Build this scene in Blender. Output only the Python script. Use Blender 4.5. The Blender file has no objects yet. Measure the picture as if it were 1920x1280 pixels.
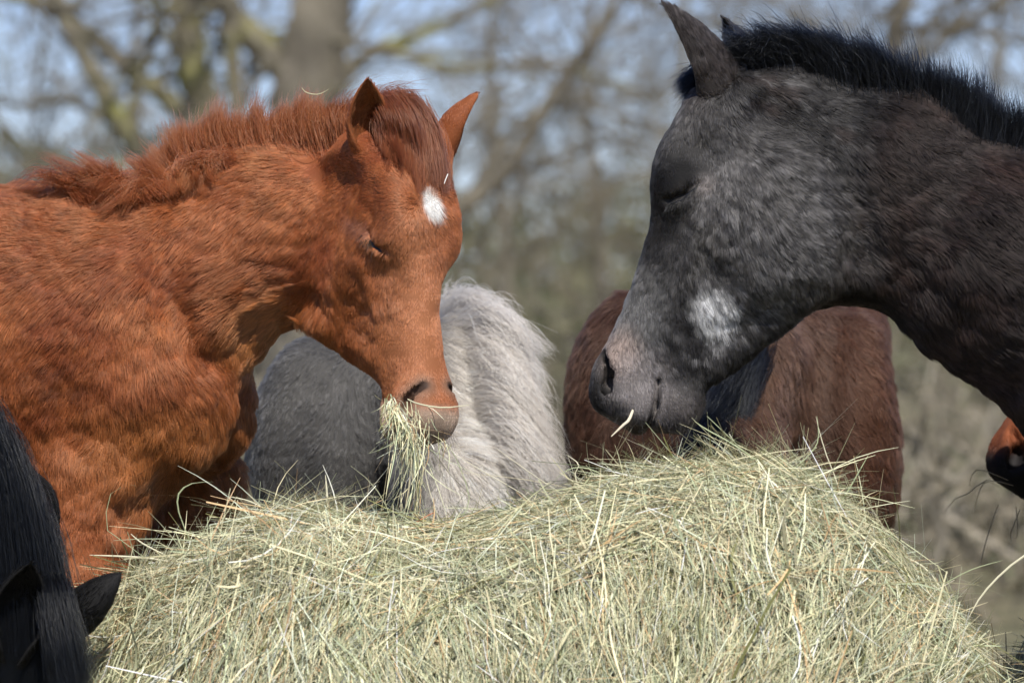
import bpy, math, random, time
import numpy as np
from mathutils import Vector
T0 = time.time()
SC = bpy.context.scene
COL = SC.collection
rng = np.random.default_rng(7)
random.seed(7)

# ---------------------------------------------------------------- camera, sky, sun, exposure
CAM_D, CAM_Z = 7.0, 1.15            # metres to the subject plane, lens height
LENS = 178.6
FPX = LENS / 36.0 * 1920.0          # focal length in pixels of the 1920 px wide photograph
cam_data = bpy.data.cameras.new('camera')
cam = bpy.data.objects.new('camera', cam_data); COL.objects.link(cam)
cam.location = (0, -CAM_D, CAM_Z); cam.rotation_euler = (math.radians(90), 0, 0)
cam_data.lens = LENS; cam_data.sensor_width = 36.0
cam_data.clip_start = 0.1; cam_data.clip_end = 3000
cam_data.dof.use_dof = True; cam_data.dof.focus_distance = 6.98; cam_data.dof.aperture_fstop = 6.6
SC.camera = cam

SUN_ELEV, SUN_AZ = math.radians(50), math.radians(14)     # azimuth: degrees to the right of straight behind the camera
sun_dir = Vector((math.sin(SUN_AZ) * math.cos(SUN_ELEV), -math.cos(SUN_AZ) * math.cos(SUN_ELEV), math.sin(SUN_ELEV)))
sl = bpy.data.lights.new('sun', 'SUN'); sl.energy = 4.8; sl.angle = math.radians(0.5); sl.color = (1.0, 0.95, 0.87)
sun = bpy.data.objects.new('sun', sl); COL.objects.link(sun)
sun.rotation_euler = sun_dir.to_track_quat('Z', 'Y').to_euler()
world = bpy.data.worlds.new('World'); SC.world = world; world.use_nodes = True
wn = world.node_tree
sky = wn.nodes.new('ShaderNodeTexSky'); sky.sky_type = 'NISHITA'; sky.sun_disc = False
sky.sun_elevation = SUN_ELEV; sky.sun_rotation = math.pi - SUN_AZ
sky.altitude = 1500; sky.air_density = .8; sky.dust_density = .9; sky.ozone_density = 3.2
bg = wn.nodes['Background']; bg.inputs['Strength'].default_value = 0.12
wb = wn.nodes.new('ShaderNodeMix'); wb.data_type = 'RGBA'; wb.blend_type = 'MULTIPLY'; wb.inputs[0].default_value = 1.0      # camera white balance of the whole sky
wb.inputs[7].default_value = (1.0, .915, .99, 1); wn.links.new(sky.outputs[0], wb.inputs[6]); wn.links.new(wb.outputs[2], bg.inputs['Color'])
SC.view_settings.view_transform = 'Standard'; SC.view_settings.look = 'None'
SC.view_settings.exposure = 0.08; SC.view_settings.gamma = 1.0
SC.render.engine = 'CYCLES'
SC.cycles.max_bounces = 4; SC.cycles.diffuse_bounces = 3; SC.cycles.glossy_bounces = 3; SC.cycles.transmission_bounces = 3
SC.cycles.use_adaptive_sampling = True; SC.cycles.adaptive_threshold = .025
SC.cycles.sample_clamp_indirect = 6.0
try: SC.cycles_curves.shape = 'RIBBONS'; SC.cycles_curves.subdivisions = 2
except Exception: pass

# ---------------------------------------------------------------- helpers: places
S0 = CAM_D / FPX
def sc(Y): return (CAM_D + Y) / FPX
def W(px, py, Y):
    s = sc(Y); return np.array([(px - 960) * s, Y, CAM_Z + (640 - py) * s])
def PX(P):
    """where points stand seen from the photograph's place: used to paint coats and comb hair by region"""
    s = (CAM_D + P[:, 1]) / FPX
    return 960 + P[:, 0] / s, 640 - (P[:, 2] - CAM_Z) / s
def nrm(v): v = np.asarray(v, float); return v / (np.linalg.norm(v) + 1e-12)
def nrmN(v): return v / (np.linalg.norm(v, axis=1, keepdims=True) + 1e-12)
def sstep(a, b, x): t = np.clip((x - a) / (b - a), 0, 1); return t * t * (3 - 2 * t)

def hash3(i, j, k, seed):
    h = (i * 374761393 + j * 668265263 + k * 2147483647 + seed * 1274126177) & 0xFFFFFFFF
    h = ((h ^ (h >> 13)) * 1274126177) & 0xFFFFFFFF
    h = h ^ (h >> 16)
    return (h & 0xFFFFFF) / float(0xFFFFFF)
def vnoise(P, scale, seed=0):
    """smooth value noise, -1..1; scale in metres"""
    q = P / scale; i = np.floor(q).astype(np.int64); f = q - i; f = f * f * (3 - 2 * f)
    r = 0
    for dx in (0, 1):
        for dy in (0, 1):
            for dz in (0, 1):
                w = (f[:, 0] if dx else 1 - f[:, 0]) * (f[:, 1] if dy else 1 - f[:, 1]) * (f[:, 2] if dz else 1 - f[:, 2])
                r = r + w * hash3(i[:, 0] + dx, i[:, 1] + dy, i[:, 2] + dz, seed)
    return r * 2 - 1
def fbm(P, scale, seed=0, n=3):
    r = 0; a = 1; t = 0
    for o in range(n):
        r = r + a * vnoise(P, scale / 2 ** o, seed + o * 17); t += a; a *= .55
    return r / t

def line_mask(px, py, pts, wid, soft=.5):
    """1 near a polyline"""
    d = np.full(len(px), 1e9)
    for (x0, y0), (x1, y1) in zip(pts[:-1], pts[1:]):
        dx, dy = x1 - x0, y1 - y0; t = np.clip(((px - x0) * dx + (py - y0) * dy) / (dx * dx + dy * dy), 0, 1)
        d = np.minimum(d, np.hypot(px - x0 - t * dx, py - y0 - t * dy))
    return 1 - sstep(wid * (1 - soft), wid * (1 + soft), d)

# ---------------------------------------------------------------- helpers: objects
def tag(o, label=None, cat=None, group=None, kind=None):
    if label: o['label'] = label
    if cat: o['category'] = cat
    if group: o['group'] = group
    if kind: o['kind'] = kind
    return o
def empty(name, loc):
    o = bpy.data.objects.new(name, None); COL.objects.link(o); o.location = Vector(loc); o.empty_display_size = .1
    return o
def adopt(o, parent):
    """parent o without moving its world-space geometry (nothing here is rotated or scaled)"""
    if parent is not None:
        w = Vector((0, 0, 0)); q = parent
        while q is not None: w = w + Vector(q.location); q = q.parent
        o.parent = parent; o.location = -w
    return o
def mesh_np(name, V, F, mat=None, parent=None, smooth=True, attrs=None, k=None):
    """V (n,3); F (m,3) or (m,4) index array, or a list of such arrays"""
    Fs = F if isinstance(F, list) else [F]
    me = bpy.data.meshes.new(name)
    me.vertices.add(len(V)); me.vertices.foreach_set('co', np.asarray(V, np.float32).ravel())
    tot = np.concatenate([np.full(len(f), f.shape[1], np.int32) for f in Fs]); idx = np.concatenate([f.ravel() for f in Fs]).astype(np.int32)
    st = np.concatenate([[0], np.cumsum(tot)[:-1]]).astype(np.int32)
    me.loops.add(len(idx)); me.loops.foreach_set('vertex_index', idx)
    me.polygons.add(len(tot)); me.polygons.foreach_set('loop_start', st); me.polygons.foreach_set('loop_total', tot)
    if smooth: me.polygons.foreach_set('use_smooth', np.ones(len(tot), bool))
    for an, (dom, arr) in (attrs or {}).items():
        arr = np.asarray(arr, np.float32)
        if arr.ndim == 2:
            at = me.attributes.new(an, 'FLOAT_COLOR', dom)
            if arr.shape[1] == 3: arr = np.concatenate([arr, np.ones((len(arr), 1), np.float32)], 1)
            at.data.foreach_set('color', arr.ravel())
        else:
            at = me.attributes.new(an, 'FLOAT', dom); at.data.foreach_set('value', arr)
    me.update(calc_edges=True); me.validate()
    o = bpy.data.objects.new(name, me); COL.objects.link(o)
    if mat: me.materials.append(mat)
    return adopt(o, parent)

# ---------------------------------------------------------------- materials
def new_mat(name):
    m = bpy.data.materials.new(name); m.use_nodes = True
    return m, m.node_tree.nodes, m.node_tree.links, m.node_tree.nodes['Principled BSDF']
def mat_attr(name, rough=.8, spec=.3, bump=0, bscale=200, sheen=0, trans=0):
    m, n, l, b = new_mat(name)
    a = n.new('ShaderNodeAttribute'); a.attribute_name = 'tint'
    l.new(a.outputs['Color'], b.inputs['Base Color'])
    b.inputs['Roughness'].default_value = rough; b.inputs['Specular IOR Level'].default_value = spec
    if bump:
        t = n.new('ShaderNodeTexNoise'); t.inputs['Scale'].default_value = bscale; t.inputs['Detail'].default_value = 3
        tc = n.new('ShaderNodeTexCoord'); l.new(tc.outputs['Object'], t.inputs['Vector'])
        bp = n.new('ShaderNodeBump'); bp.inputs['Strength'].default_value = bump; bp.inputs['Distance'].default_value = .003
        l.new(t.outputs['Fac'], bp.inputs['Height']); l.new(bp.outputs['Normal'], b.inputs['Normal'])
    if trans:
        tr = n.new('ShaderNodeBsdfTranslucent'); mx = n.new('ShaderNodeMixShader'); mx.inputs[0].default_value = trans
        l.new(a.outputs['Color'], tr.inputs['Color']); l.new(b.outputs[0], mx.inputs[1]); l.new(tr.outputs[0], mx.inputs[2])
        l.new(mx.outputs[0], n['Material Output'].inputs['Surface'])
    return m
def mat_noise(name, c1, c2, scale, rough=.85, c3=None, bump=0, detail=5):
    m, n, l, b = new_mat(name)
    t = n.new('ShaderNodeTexNoise'); t.inputs['Scale'].default_value = scale; t.inputs['Detail'].default_value = detail
    tc = n.new('ShaderNodeTexCoord'); l.new(tc.outputs['Object'], t.inputs['Vector'])
    r = n.new('ShaderNodeValToRGB'); r.color_ramp.elements[0].position = .32; r.color_ramp.elements[1].position = .68
    r.color_ramp.elements[0].color = (*c1, 1); r.color_ramp.elements[1].color = (*c2, 1)
    if c3: e = r.color_ramp.elements.new(.5); e.color = (*c3, 1)
    l.new(t.outputs['Fac'], r.inputs['Fac']); l.new(r.outputs['Color'], b.inputs['Base Color'])
    b.inputs['Roughness'].default_value = rough; b.inputs['Specular IOR Level'].default_value = .25
    if bump:
        bp = n.new('ShaderNodeBump'); bp.inputs['Strength'].default_value = bump; bp.inputs['Distance'].default_value = .02
        l.new(t.outputs['Fac'], bp.inputs['Height']); l.new(bp.outputs['Normal'], b.inputs['Normal'])
    return m
def mat_hair(name, rough=.32, rad=.55, diff=.55, ior=1.45, dr=.55, spec=.25):
    """strand scattering mixed with a plain rough surface: hair that is dusty and matted, not silk"""
    m = bpy.data.materials.new(name); m.use_nodes = True; n, l = m.node_tree.nodes, m.node_tree.links
    p = n['Principled BSDF']; p.inputs['Roughness'].default_value = dr; p.inputs['Specular IOR Level'].default_value = spec
    h = n.new('ShaderNodeBsdfHairPrincipled'); h.model = 'CHIANG'; h.parametrization = 'COLOR'
    a = n.new('ShaderNodeAttribute'); a.attribute_name = 'tint'
    l.new(a.outputs['Color'], h.inputs['Color']); l.new(a.outputs['Color'], p.inputs['Base Color'])
    h.inputs['Roughness'].default_value = rough; h.inputs['Radial Roughness'].default_value = rad
    h.inputs['IOR'].default_value = ior; h.inputs['Random Roughness'].default_value = .25
    mx = n.new('ShaderNodeMixShader'); mx.inputs[0].default_value = diff; l.new(h.outputs[0], mx.inputs[1]); l.new(p.outputs[0], mx.inputs[2])
    l.new(mx.outputs[0], n['Material Output'].inputs['Surface'])
    return m
# ---------------------------------------------------------------- implicit bodies -> one continuous mesh
def grid1(lo, hi, flo, fhi, hf, hc):
    flo = max(lo, flo); fhi = min(hi, fhi); a = []
    if flo > lo: a.append(np.arange(lo, flo - hf * .5, (flo - lo) / max(1, math.ceil((flo - lo) / hc))))
    a.append(np.arange(flo, fhi, hf))
    if hi > fhi: a.append(np.linspace(fhi, hi, max(2, math.ceil((hi - fhi) / hc) + 1)))
    return np.unique(np.round(np.concatenate(a), 6)).astype(np.float32)
class Field:
    def __init__(s, xs, ys, zs):
        s.xs, s.ys, s.zs = xs, ys, zs; s.F = np.full((len(xs), len(ys), len(zs)), .6, np.float32)
    def block(s, lo, hi):
        r = []
        for ax, a, b in zip((s.xs, s.ys, s.zs), lo, hi):
            i0 = np.searchsorted(ax, a); i1 = np.searchsorted(ax, b)
            if i1 <= i0: return None
            r.append(slice(i0, i1))
        X = s.xs[r[0]][:, None, None]; Y = s.ys[r[1]][None, :, None]; Z = s.zs[r[2]][None, None, :]
        return tuple(r), X, Y, Z
    def add(s, fn, lo, hi, k, sub=False, ratio=1.0):
        m = k * ratio * 1.15 + .02; b = s.block(np.asarray(lo) - m, np.asarray(hi) + m)
        if b is None: return
        r, X, Y, Z = b; d = fn(X, Y, Z).astype(np.float32); f = s.F[r]
        if sub: d = -d; h = np.maximum(k - np.abs(f - d), 0) / k; s.F[r] = np.maximum(f, d) + h * h * k * .25
        else: h = np.maximum(k - np.abs(f - d), 0) / k; s.F[r] = np.minimum(f, d) - h * h * k * .25
    def ecap(s, A, B, rA, rB, k=.05, up=(0, 0, 1), sub=False):
        """tapered capsule; rA, rB = (radius along up, radius sideways)"""
        A, B = np.asarray(A, float), np.asarray(B, float); L = np.linalg.norm(B - A) + 1e-9; ax = (B - A) / L
        up = np.asarray(up, float); u = nrm(up - ax * up.dot(ax)); v = np.cross(ax, u)
        rA = (rA, rA) if np.isscalar(rA) else rA; rB = (rB, rB) if np.isscalar(rB) else rB
        R = max(*rA, *rB)
        def fn(X, Y, Z):
            x, y, z = X - A[0], Y - A[1], Z - A[2]
            w = x * ax[0] + y * ax[1] + z * ax[2]; t = np.clip(w / L, 0, 1); w = w - t * L
            uu = x * u[0] + y * u[1] + z * u[2]; vv = x * v[0] + y * v[1] + z * v[2]
            ru = rA[0] + (rB[0] - rA[0]) * t; rl = rA[1] + (rB[1] - rA[1]) * t; mn = np.minimum(ru, rl)
            return (np.sqrt((uu / ru) ** 2 + (vv / rl) ** 2 + (w / mn) ** 2) - 1) * mn
        s.add(fn, np.minimum(A, B) - R, np.maximum(A, B) + R, k, sub, R / min(*rA, *rB))
    def chain(s, pts, radii, k=.05, up=(0, 0, 1)):
        for i in range(len(pts) - 1): s.ecap(pts[i], pts[i + 1], radii[i], radii[i + 1], k, up)
    def ell(s, C, r, k=.05, axes=None, sub=False):
        C = np.asarray(C, float); r = np.asarray(r if not np.isscalar(r) else (r, r, r), float)
        M = np.eye(3) if axes is None else np.array([nrm(a) for a in axes]); R = r.max()
        def fn(X, Y, Z):
            x, y, z = X - C[0], Y - C[1], Z - C[2]; q = 0
            for i in range(3): q = q + ((x * M[i, 0] + y * M[i, 1] + z * M[i, 2]) / r[i]) ** 2
            return (np.sqrt(q) - 1) * r.min()
        s.add(fn, C - R, C + R, k, sub, R / r.min())
    def mesh(s, smooth=3):
        F, xs, ys, zs = s.F, s.xs, s.ys, s.zs; g = F < 0
        n = [d - 1 for d in F.shape]; cnt = np.zeros(n, np.int8); offs = [(i, j, k) for i in (0, 1) for j in (0, 1) for k in (0, 1)]
        for i, j, k in offs: cnt += g[i:n[0] + i, j:n[1] + j, k:n[2] + k]
        ii, jj, kk = np.nonzero((cnt > 0) & (cnt < 8)); idx = np.full(n, -1, np.int64); idx[ii, jj, kk] = np.arange(len(ii))
        val = {o: F[ii + o[0], jj + o[1], kk + o[2]] for o in offs}
        acc = np.zeros((len(ii), 3)); c = np.zeros(len(ii)); I = (ii, jj, kk); A = (xs, ys, zs)
        for o in offs:
            for ax in range(3):
                if o[ax]: continue
                p = list(o); p[ax] = 1; a, b = val[o], val[tuple(p)]; m = (a < 0) != (b < 0)
                t = np.where(m, a / np.where(m, a - b, 1), 0)
                for d in range(3):
                    lo = A[d][I[d] + o[d]]
                    acc[:, d] += np.where(m, lo + (t * (A[d][I[d] + 1] - A[d][I[d]]) if d == ax else 0), 0)
                c += m
        V = acc / c[:, None]; Q = []
        for ax in range(3):
            sl0 = [slice(1, -1)] * 3; sl1 = [slice(1, -1)] * 3; sl0[ax] = slice(0, -1); sl1[ax] = slice(1, None)
            a, b = g[tuple(sl0)], g[tuple(sl1)]; e = np.nonzero(a != b); e = [x + (0 if d == ax else 1) for d, x in enumerate(e)]
            ins = g[e[0], e[1], e[2]]; d1, d2 = (ax + 1) % 3, (ax + 2) % 3
            def cell(o1, o2):
                q = [x.copy() for x in e]; q[d1] = q[d1] - o1; q[d2] = q[d2] - o2; return idx[q[0], q[1], q[2]]
            q = np.stack([cell(1, 1), cell(0, 1), cell(0, 0), cell(1, 0)], 1)
            q[~ins] = q[~ins][:, ::-1]; Q.append(q)
        Q = np.concatenate(Q); Q = Q[(Q >= 0).all(1)]
        return relax(V, Q, smooth), Q
def relax(V, Q, it, lam=.5):
    e = np.concatenate([Q[:, [i, (i + 1) % Q.shape[1]]] for i in range(Q.shape[1])]); e = np.concatenate([e, e[:, ::-1]])
    c = np.maximum(np.bincount(e[:, 0], minlength=len(V)), 1)
    for q in range(it):
        l = lam if q % 2 == 0 else -lam * .9
        if it < 2: l = lam
        m = np.stack([np.bincount(e[:, 0], V[e[:, 1], d], len(V)) for d in range(3)], 1) / c[:, None]; V = V + l * (m - V)
    return V
def vnormals(V, Q):
    n = np.cross(V[Q[:, 2]] - V[Q[:, 0]], V[Q[:, -1]] - V[Q[:, 1]]) if Q.shape[1] == 4 else np.cross(V[Q[:, 1]] - V[Q[:, 0]], V[Q[:, 2]] - V[Q[:, 0]])
    N = np.zeros_like(V)
    for i in range(Q.shape[1]):
        for d in range(3): N[:, d] += np.bincount(Q[:, i], n[:, d], len(V))
    return nrmN(N)

class HeadFrame:
    """local (a, b, c) in template pixels: a poll->lips, b towards the nasal line, c sideways (+ = near side)"""
    def __init__(s, O, F, tau, roll=0, scale=(1, 1, 1), near=(0, -1, 0)):
        F = nrm(F); up = np.array([0, 0, 1.]); a = -up * math.cos(tau) + F * math.sin(tau); b = F * math.cos(tau) + up * math.sin(tau)
        c = np.cross(a, b); c = c if c.dot(np.asarray(near, float)) > 0 else -c
        if roll:
            cr, sr = math.cos(roll), math.sin(roll); R = np.array([[cr, 0, sr], [0, 1, 0], [-sr, 0, cr]]); a, b, c = R @ a, R @ b, R @ c
        s.O, s.a, s.b, s.c, s.k = np.asarray(O, float), a, b, c, np.asarray(scale, float) * S0
    def w(s, a, b, c): return s.O + s.a * (a * s.k[0]) + s.b * (b * s.k[1]) + s.c * (c * s.k[2])
    def loc(s, P):
        d = P - s.O; return (d @ s.a) / s.k[0], (d @ s.b) / s.k[1], (d @ s.c) / s.k[2]
HA = np.array([-70, 0, 50, 117, 193, 283, 387, 484, 561, 603, 640, 672, 695.])
HT = np.array([-70, 30, 80, 100, 104, 92, 86, 90, 99, 101, 90, 66, 36.])
HBa = np.array([-70, 0, 60, 148, 243, 319, 415, 502, 575, 619, 660, 684, 695.])
HB = np.array([-150, -165, -200, -250, -280, -273, -222, -166, -112, -112, -92, -62, -35.])
HWa = np.array([-70, 0, 60, 130, 200, 260, 340, 430, 520, 580, 620, 660, 695.])
HWU = np.array([40, 68, 84, 97, 102, 103, 98, 84, 68, 59, 55, 47, 32.])
HWL = np.array([40, 56, 66, 76, 84, 84, 76, 62, 50, 45, 44, 39, 26.])
def scurve(x, y, n=260):
    t = np.linspace(x[0], x[-1], n); v = np.interp(t, x, y); k = np.ones(13) / 13
    return t, np.convolve(np.pad(v, 6, mode='edge'), k, 'valid')
_T, _B, _U, _L = scurve(HA, HT), scurve(HBa, HB), scurve(HWa, HWU), scurve(HWa, HWL)
def add_head(f, H, k=.03, mouth=True, nostril=True, jaw=1.0, chin=1.0):
    corners = np.array([H.w(a, b, c) for a in (-70, 700) for b in (-290, 110) for c in (-125, 125)])
    def fn(X, Y, Z):
        x, y, z = X - H.O[0], Y - H.O[1], Z - H.O[2]
        a = (x * H.a[0] + y * H.a[1] + z * H.a[2]) / H.k[0]; b = (x * H.b[0] + y * H.b[1] + z * H.b[2]) / H.k[1]; c = (x * H.c[0] + y * H.c[1] + z * H.c[2]) / H.k[2]
        ac = np.clip(a, -5, 664); T = np.interp(ac, *_T); B = np.interp(ac, *_B) * np.interp(ac, [420, 560], [jaw, chin]); m = (T + B) / 2; h = (T - B) / 2
        v = (b - m) / h; s = np.clip((v + 1) / 2, 0, 1); s = s * s * (3 - 2 * s)
        w = np.interp(ac, *_L) * (1 - s) + np.interp(ac, *_U) * s
        q = (np.abs(c / w) ** 2.3 + np.abs(v) ** 2.3) ** (1 / 2.3) - 1
        d = q * np.minimum(h, w) ; e = np.abs(a - ac)
        return np.where(e > 0, np.sqrt(np.maximum(d, 0) ** 2 + e * e) + np.minimum(d, 0), d) * S0 * .85
    f.add(fn, corners.min(0), corners.max(0), k, False, 2.0)
    ax = (H.a, H.b, H.c); K = H.k
    for sd in (1, -1):
        f.ell(H.w(182, 60, 68 * sd), np.array([58, 34, 20]) * K, .045, ax)                    # brow
        f.ell(H.w(228, 44, 83 * sd), np.array([38, 34, 19]) * K, .022, ax)                    # closed eye
        f.ell(H.w(235, -135, 54 * sd), np.array([132, 128, 40]) * K, .025, ax)                 # masseter
        f.ecap(H.w(280, -4, 80 * sd), H.w(410, -16, 62 * sd), 10 * K[0], 8 * K[0], .03)      # facial crest
        f.ell(H.w(146, 24, 108 * sd), np.array([28, 24, 12]) * K, .03, ax, sub=True)          # temporal hollow
        f.ell(H.w(440, 36, 88 * sd), np.array([80, 26, 14]) * K, .04, ax, sub=True)
        f.ell(H.w(470, -70, 76 * sd), np.array([60, 30, 14]) * K, .04, ax, sub=True)
        if nostril:
            f.ell(H.w(616, 62, 40 * sd), np.array([54, 36, 26]) * K, .02, ax)
            f.ecap(H.w(590, 44, 56 * sd), H.w(640, 36, 56 * sd), 10 * K[0], 12 * K[0], .015)
    f.ell(H.w(628, -72 * chin, 0), np.array([42, 36 * max(chin, .5), 44]) * K, .02, ax)                 # chin
    f.ell(H.w(650, 30, 0), np.array([34, 50, 45]) * K, .025, ax)                                # upper lip
NOSTRIL = [(570, 92, 34, 4), (584, 82, 46, 8), (604, 68, 54, 13), (630, 62, 54, 15), (652, 68, 44, 11)]
EYESLIT = [(203, 20, 108, 0), (236, 40, 110, 0), (258, 68, 102, 0)]
MOUTH = [(584, -22, 50, 0), (640, -34, 48, 0), (705, -30, 12, 0)]
def face_mask(H, P, line, wid, soft=.6):
    """1 near a face line given in head coordinates, on both sides of the head"""
    a, b, c = H.loc(P); q = np.stack([a, b, np.abs(c)], 1); d = np.full(len(P), 1e9)
    for p0, p1 in zip(line[:-1], line[1:]):
        p0, p1 = np.array(p0[:3], float), np.array(p1[:3], float); e = p1 - p0; t = np.clip(((q - p0) @ e) / (e @ e), 0, 1); d = np.minimum(d, np.linalg.norm(q - p0 - t[:, None] * e, axis=1))
    return 1 - sstep(wid * (1 - soft), wid * (1 + soft), d)
def carve_head(f, H, mouth=True, nostril=True, ns=1.0):
    ax = (H.a, H.b, H.c); K = H.k
    for sd in (1, -1):
        if nostril:
            P = NOSTRIL
            for p, q in zip(P[:-1], P[1:]): f.ecap(H.w(p[0], p[1], p[2] * sd), H.w(q[0], q[1], q[2] * sd), p[3] * K[0] * ns, q[3] * K[0] * ns, .007, sub=True)
            f.ecap(H.w(626, 66, 50 * sd), H.w(606, 60, 22 * sd), 14 * K[0] * ns, 9 * K[0] * ns, .008, sub=True)
        if mouth:
            f.ecap(H.w(584, -22, 50 * sd), H.w(640, -34, 48 * sd), (26 * K[2], 4 * K[0]), (22 * K[2], 5 * K[0]), .005, up=H.c, sub=True)
            f.ecap(H.w(640, -34, 48 * sd), H.w(705, -30, 12 * sd), (22 * K[2], 5 * K[0]), (20 * K[2], 4 * K[0]), .005, up=H.c, sub=True)
        P = [(203, 20, 108), (236, 40, 110), (258, 68, 102)]
        for p, q in zip(P[:-1], P[1:]): f.ecap(H.w(p[0], p[1], p[2] * sd), H.w(q[0], q[1], q[2] * sd), (20 * K[2], 4.2 * K[0]), (20 * K[2], 4.2 * K[0]), .006, up=H.c, sub=True)
def add_legs(f, base, fwd, ys, xs_, zt, r=.07):
    """four jointed legs; base = point on the ground under the withers, fwd = horse's heading"""
    fwd = nrm(fwd); sd = np.cross((0, 0, 1), fwd); b = np.asarray(base, float)
    for x, hind in xs_:
        for s in (-1, 1):
            q = lambda dx, z: b + fwd * (x + dx) + sd * (ys * s) + np.array([0, 0, z])
            if not hind:
                P = [q(0, zt), q(.0, .48), q(.01, .42), q(-.005, .14), q(.03, .075)]; R = [(r * 1.25, r * 1.1), (.042, .042), (.04, .04), (.025, .025), (.034, .032)]
            else:
                P = [q(.02, zt), q(.06, .66), q(-.12, .46), q(-.08, .14), q(-.045, .075)]; R = [(r * 1.5, r * 1.3), (.085, .07), (.045, .035), (.027, .026), (.034, .032)]
            f.chain(P, R, .03, up=fwd)
            f.ecap(P[-1] + fwd * .01, P[-1] + fwd * .03 - np.array([0, 0, .045]), .035, .045, .01, up=fwd)

def ear_mesh(base, tip, side, front, wid, length_bias=.4, thick=.004, nu=26, nv=17, bend=0.0, prof=(.62, .78, .97, 1, .80, .50, .24, .02)):
    """cupped leaf with an inner and an outer skin. side = direction of the opening's width, front = where the cup opens"""
    base, tip = np.asarray(base, float), np.asarray(tip, float); ax = tip - base; L = np.linalg.norm(ax); ax /= L
    front = nrm(np.asarray(front, float) - ax * np.dot(front, ax)); side = np.cross(ax, front)
    t = np.linspace(0, 1, nu)
    prof = np.interp(t, [0, .12, .3, .5, .7, .85, .95, 1], prof) * wid
    span = np.interp(t, [0, .2, .5, .8, 1], [2.75, 2.5, 1.75, 1.6, 1.5])
    V = []
    for layer in (0, 1):
        for i in range(nu):
            c = base + ax * (L * t[i]) + front * (bend * math.sin(math.pi * t[i]) * L)
            r = max(prof[i] - layer * thick * (1 if prof[i] > 2 * thick else .3), .0006)
            for j in range(nv):
                a = (j / (nv - 1) * 2 - 1) * span[i]
                dep = .75
                V.append(c + side * (r * math.sin(a) if abs(a) < 1.5708 else r * math.sin(a) * 1.0) - front * (r * dep * math.cos(a)))
    V = np.array(V); F = []; n = nu * nv
    for i in range(nu - 1):
        for j in range(nv - 1):
            p = i * nv + j; F.append((p, p + nv, p + nv + 1, p + 1)); F.append((n + p, n + p + 1, n + p + nv + 1, n + p + nv))
        for j in (0, nv - 1):
            p = i * nv + j; F.append((p, p + n, p + n + nv, p + nv) if j == 0 else (p, p + nv, p + n + nv, p + n))
    for j in range(nv - 1):
        p = (nu - 1) * nv + j; F.append((p, p + n, p + n + 1, p + 1))
    F = np.array(F); lay = np.zeros(len(V)); lay[n:] = 1
    return V, F, lay
def join(parts):
    Vs, Qs, o = [], [], 0
    for v, q in parts: Vs.append(v); Qs.append(q + o); o += len(v)
    return np.concatenate(Vs), np.concatenate(Qs)
# ---------------------------------------------------------------- horses: bodies
r_ = lambda px: px * S0
GROUND = 0.0
def finish(f, ears, smooth=4, lump=.0, seed=0, brush=()):
    V, Q = f.mesh(smooth)
    for pts, wid, dep in brush:                      # sculpting strokes on the near side: dep < 0 furrow, > 0 ridge
        N = vnormals(V, Q); px, py = PX(V); V = V + N * (dep * line_mask(px, py, pts, wid, .9) * np.clip(-N[:, 1] * 1.5 + .1, 0, 1))[:, None]
    if lump:
        N = vnormals(V, Q); V = V + N * (fbm(V, .07, seed, 3) * lump)[:, None]
    earmask = np.zeros(len(V))
    parts = [(V, Q)]
    for ev, eq, lay in ears: parts.append((ev, eq)); earmask = np.concatenate([earmask, 1 + lay])
    V, Q = join(parts)
    return V, Q, earmask

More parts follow.
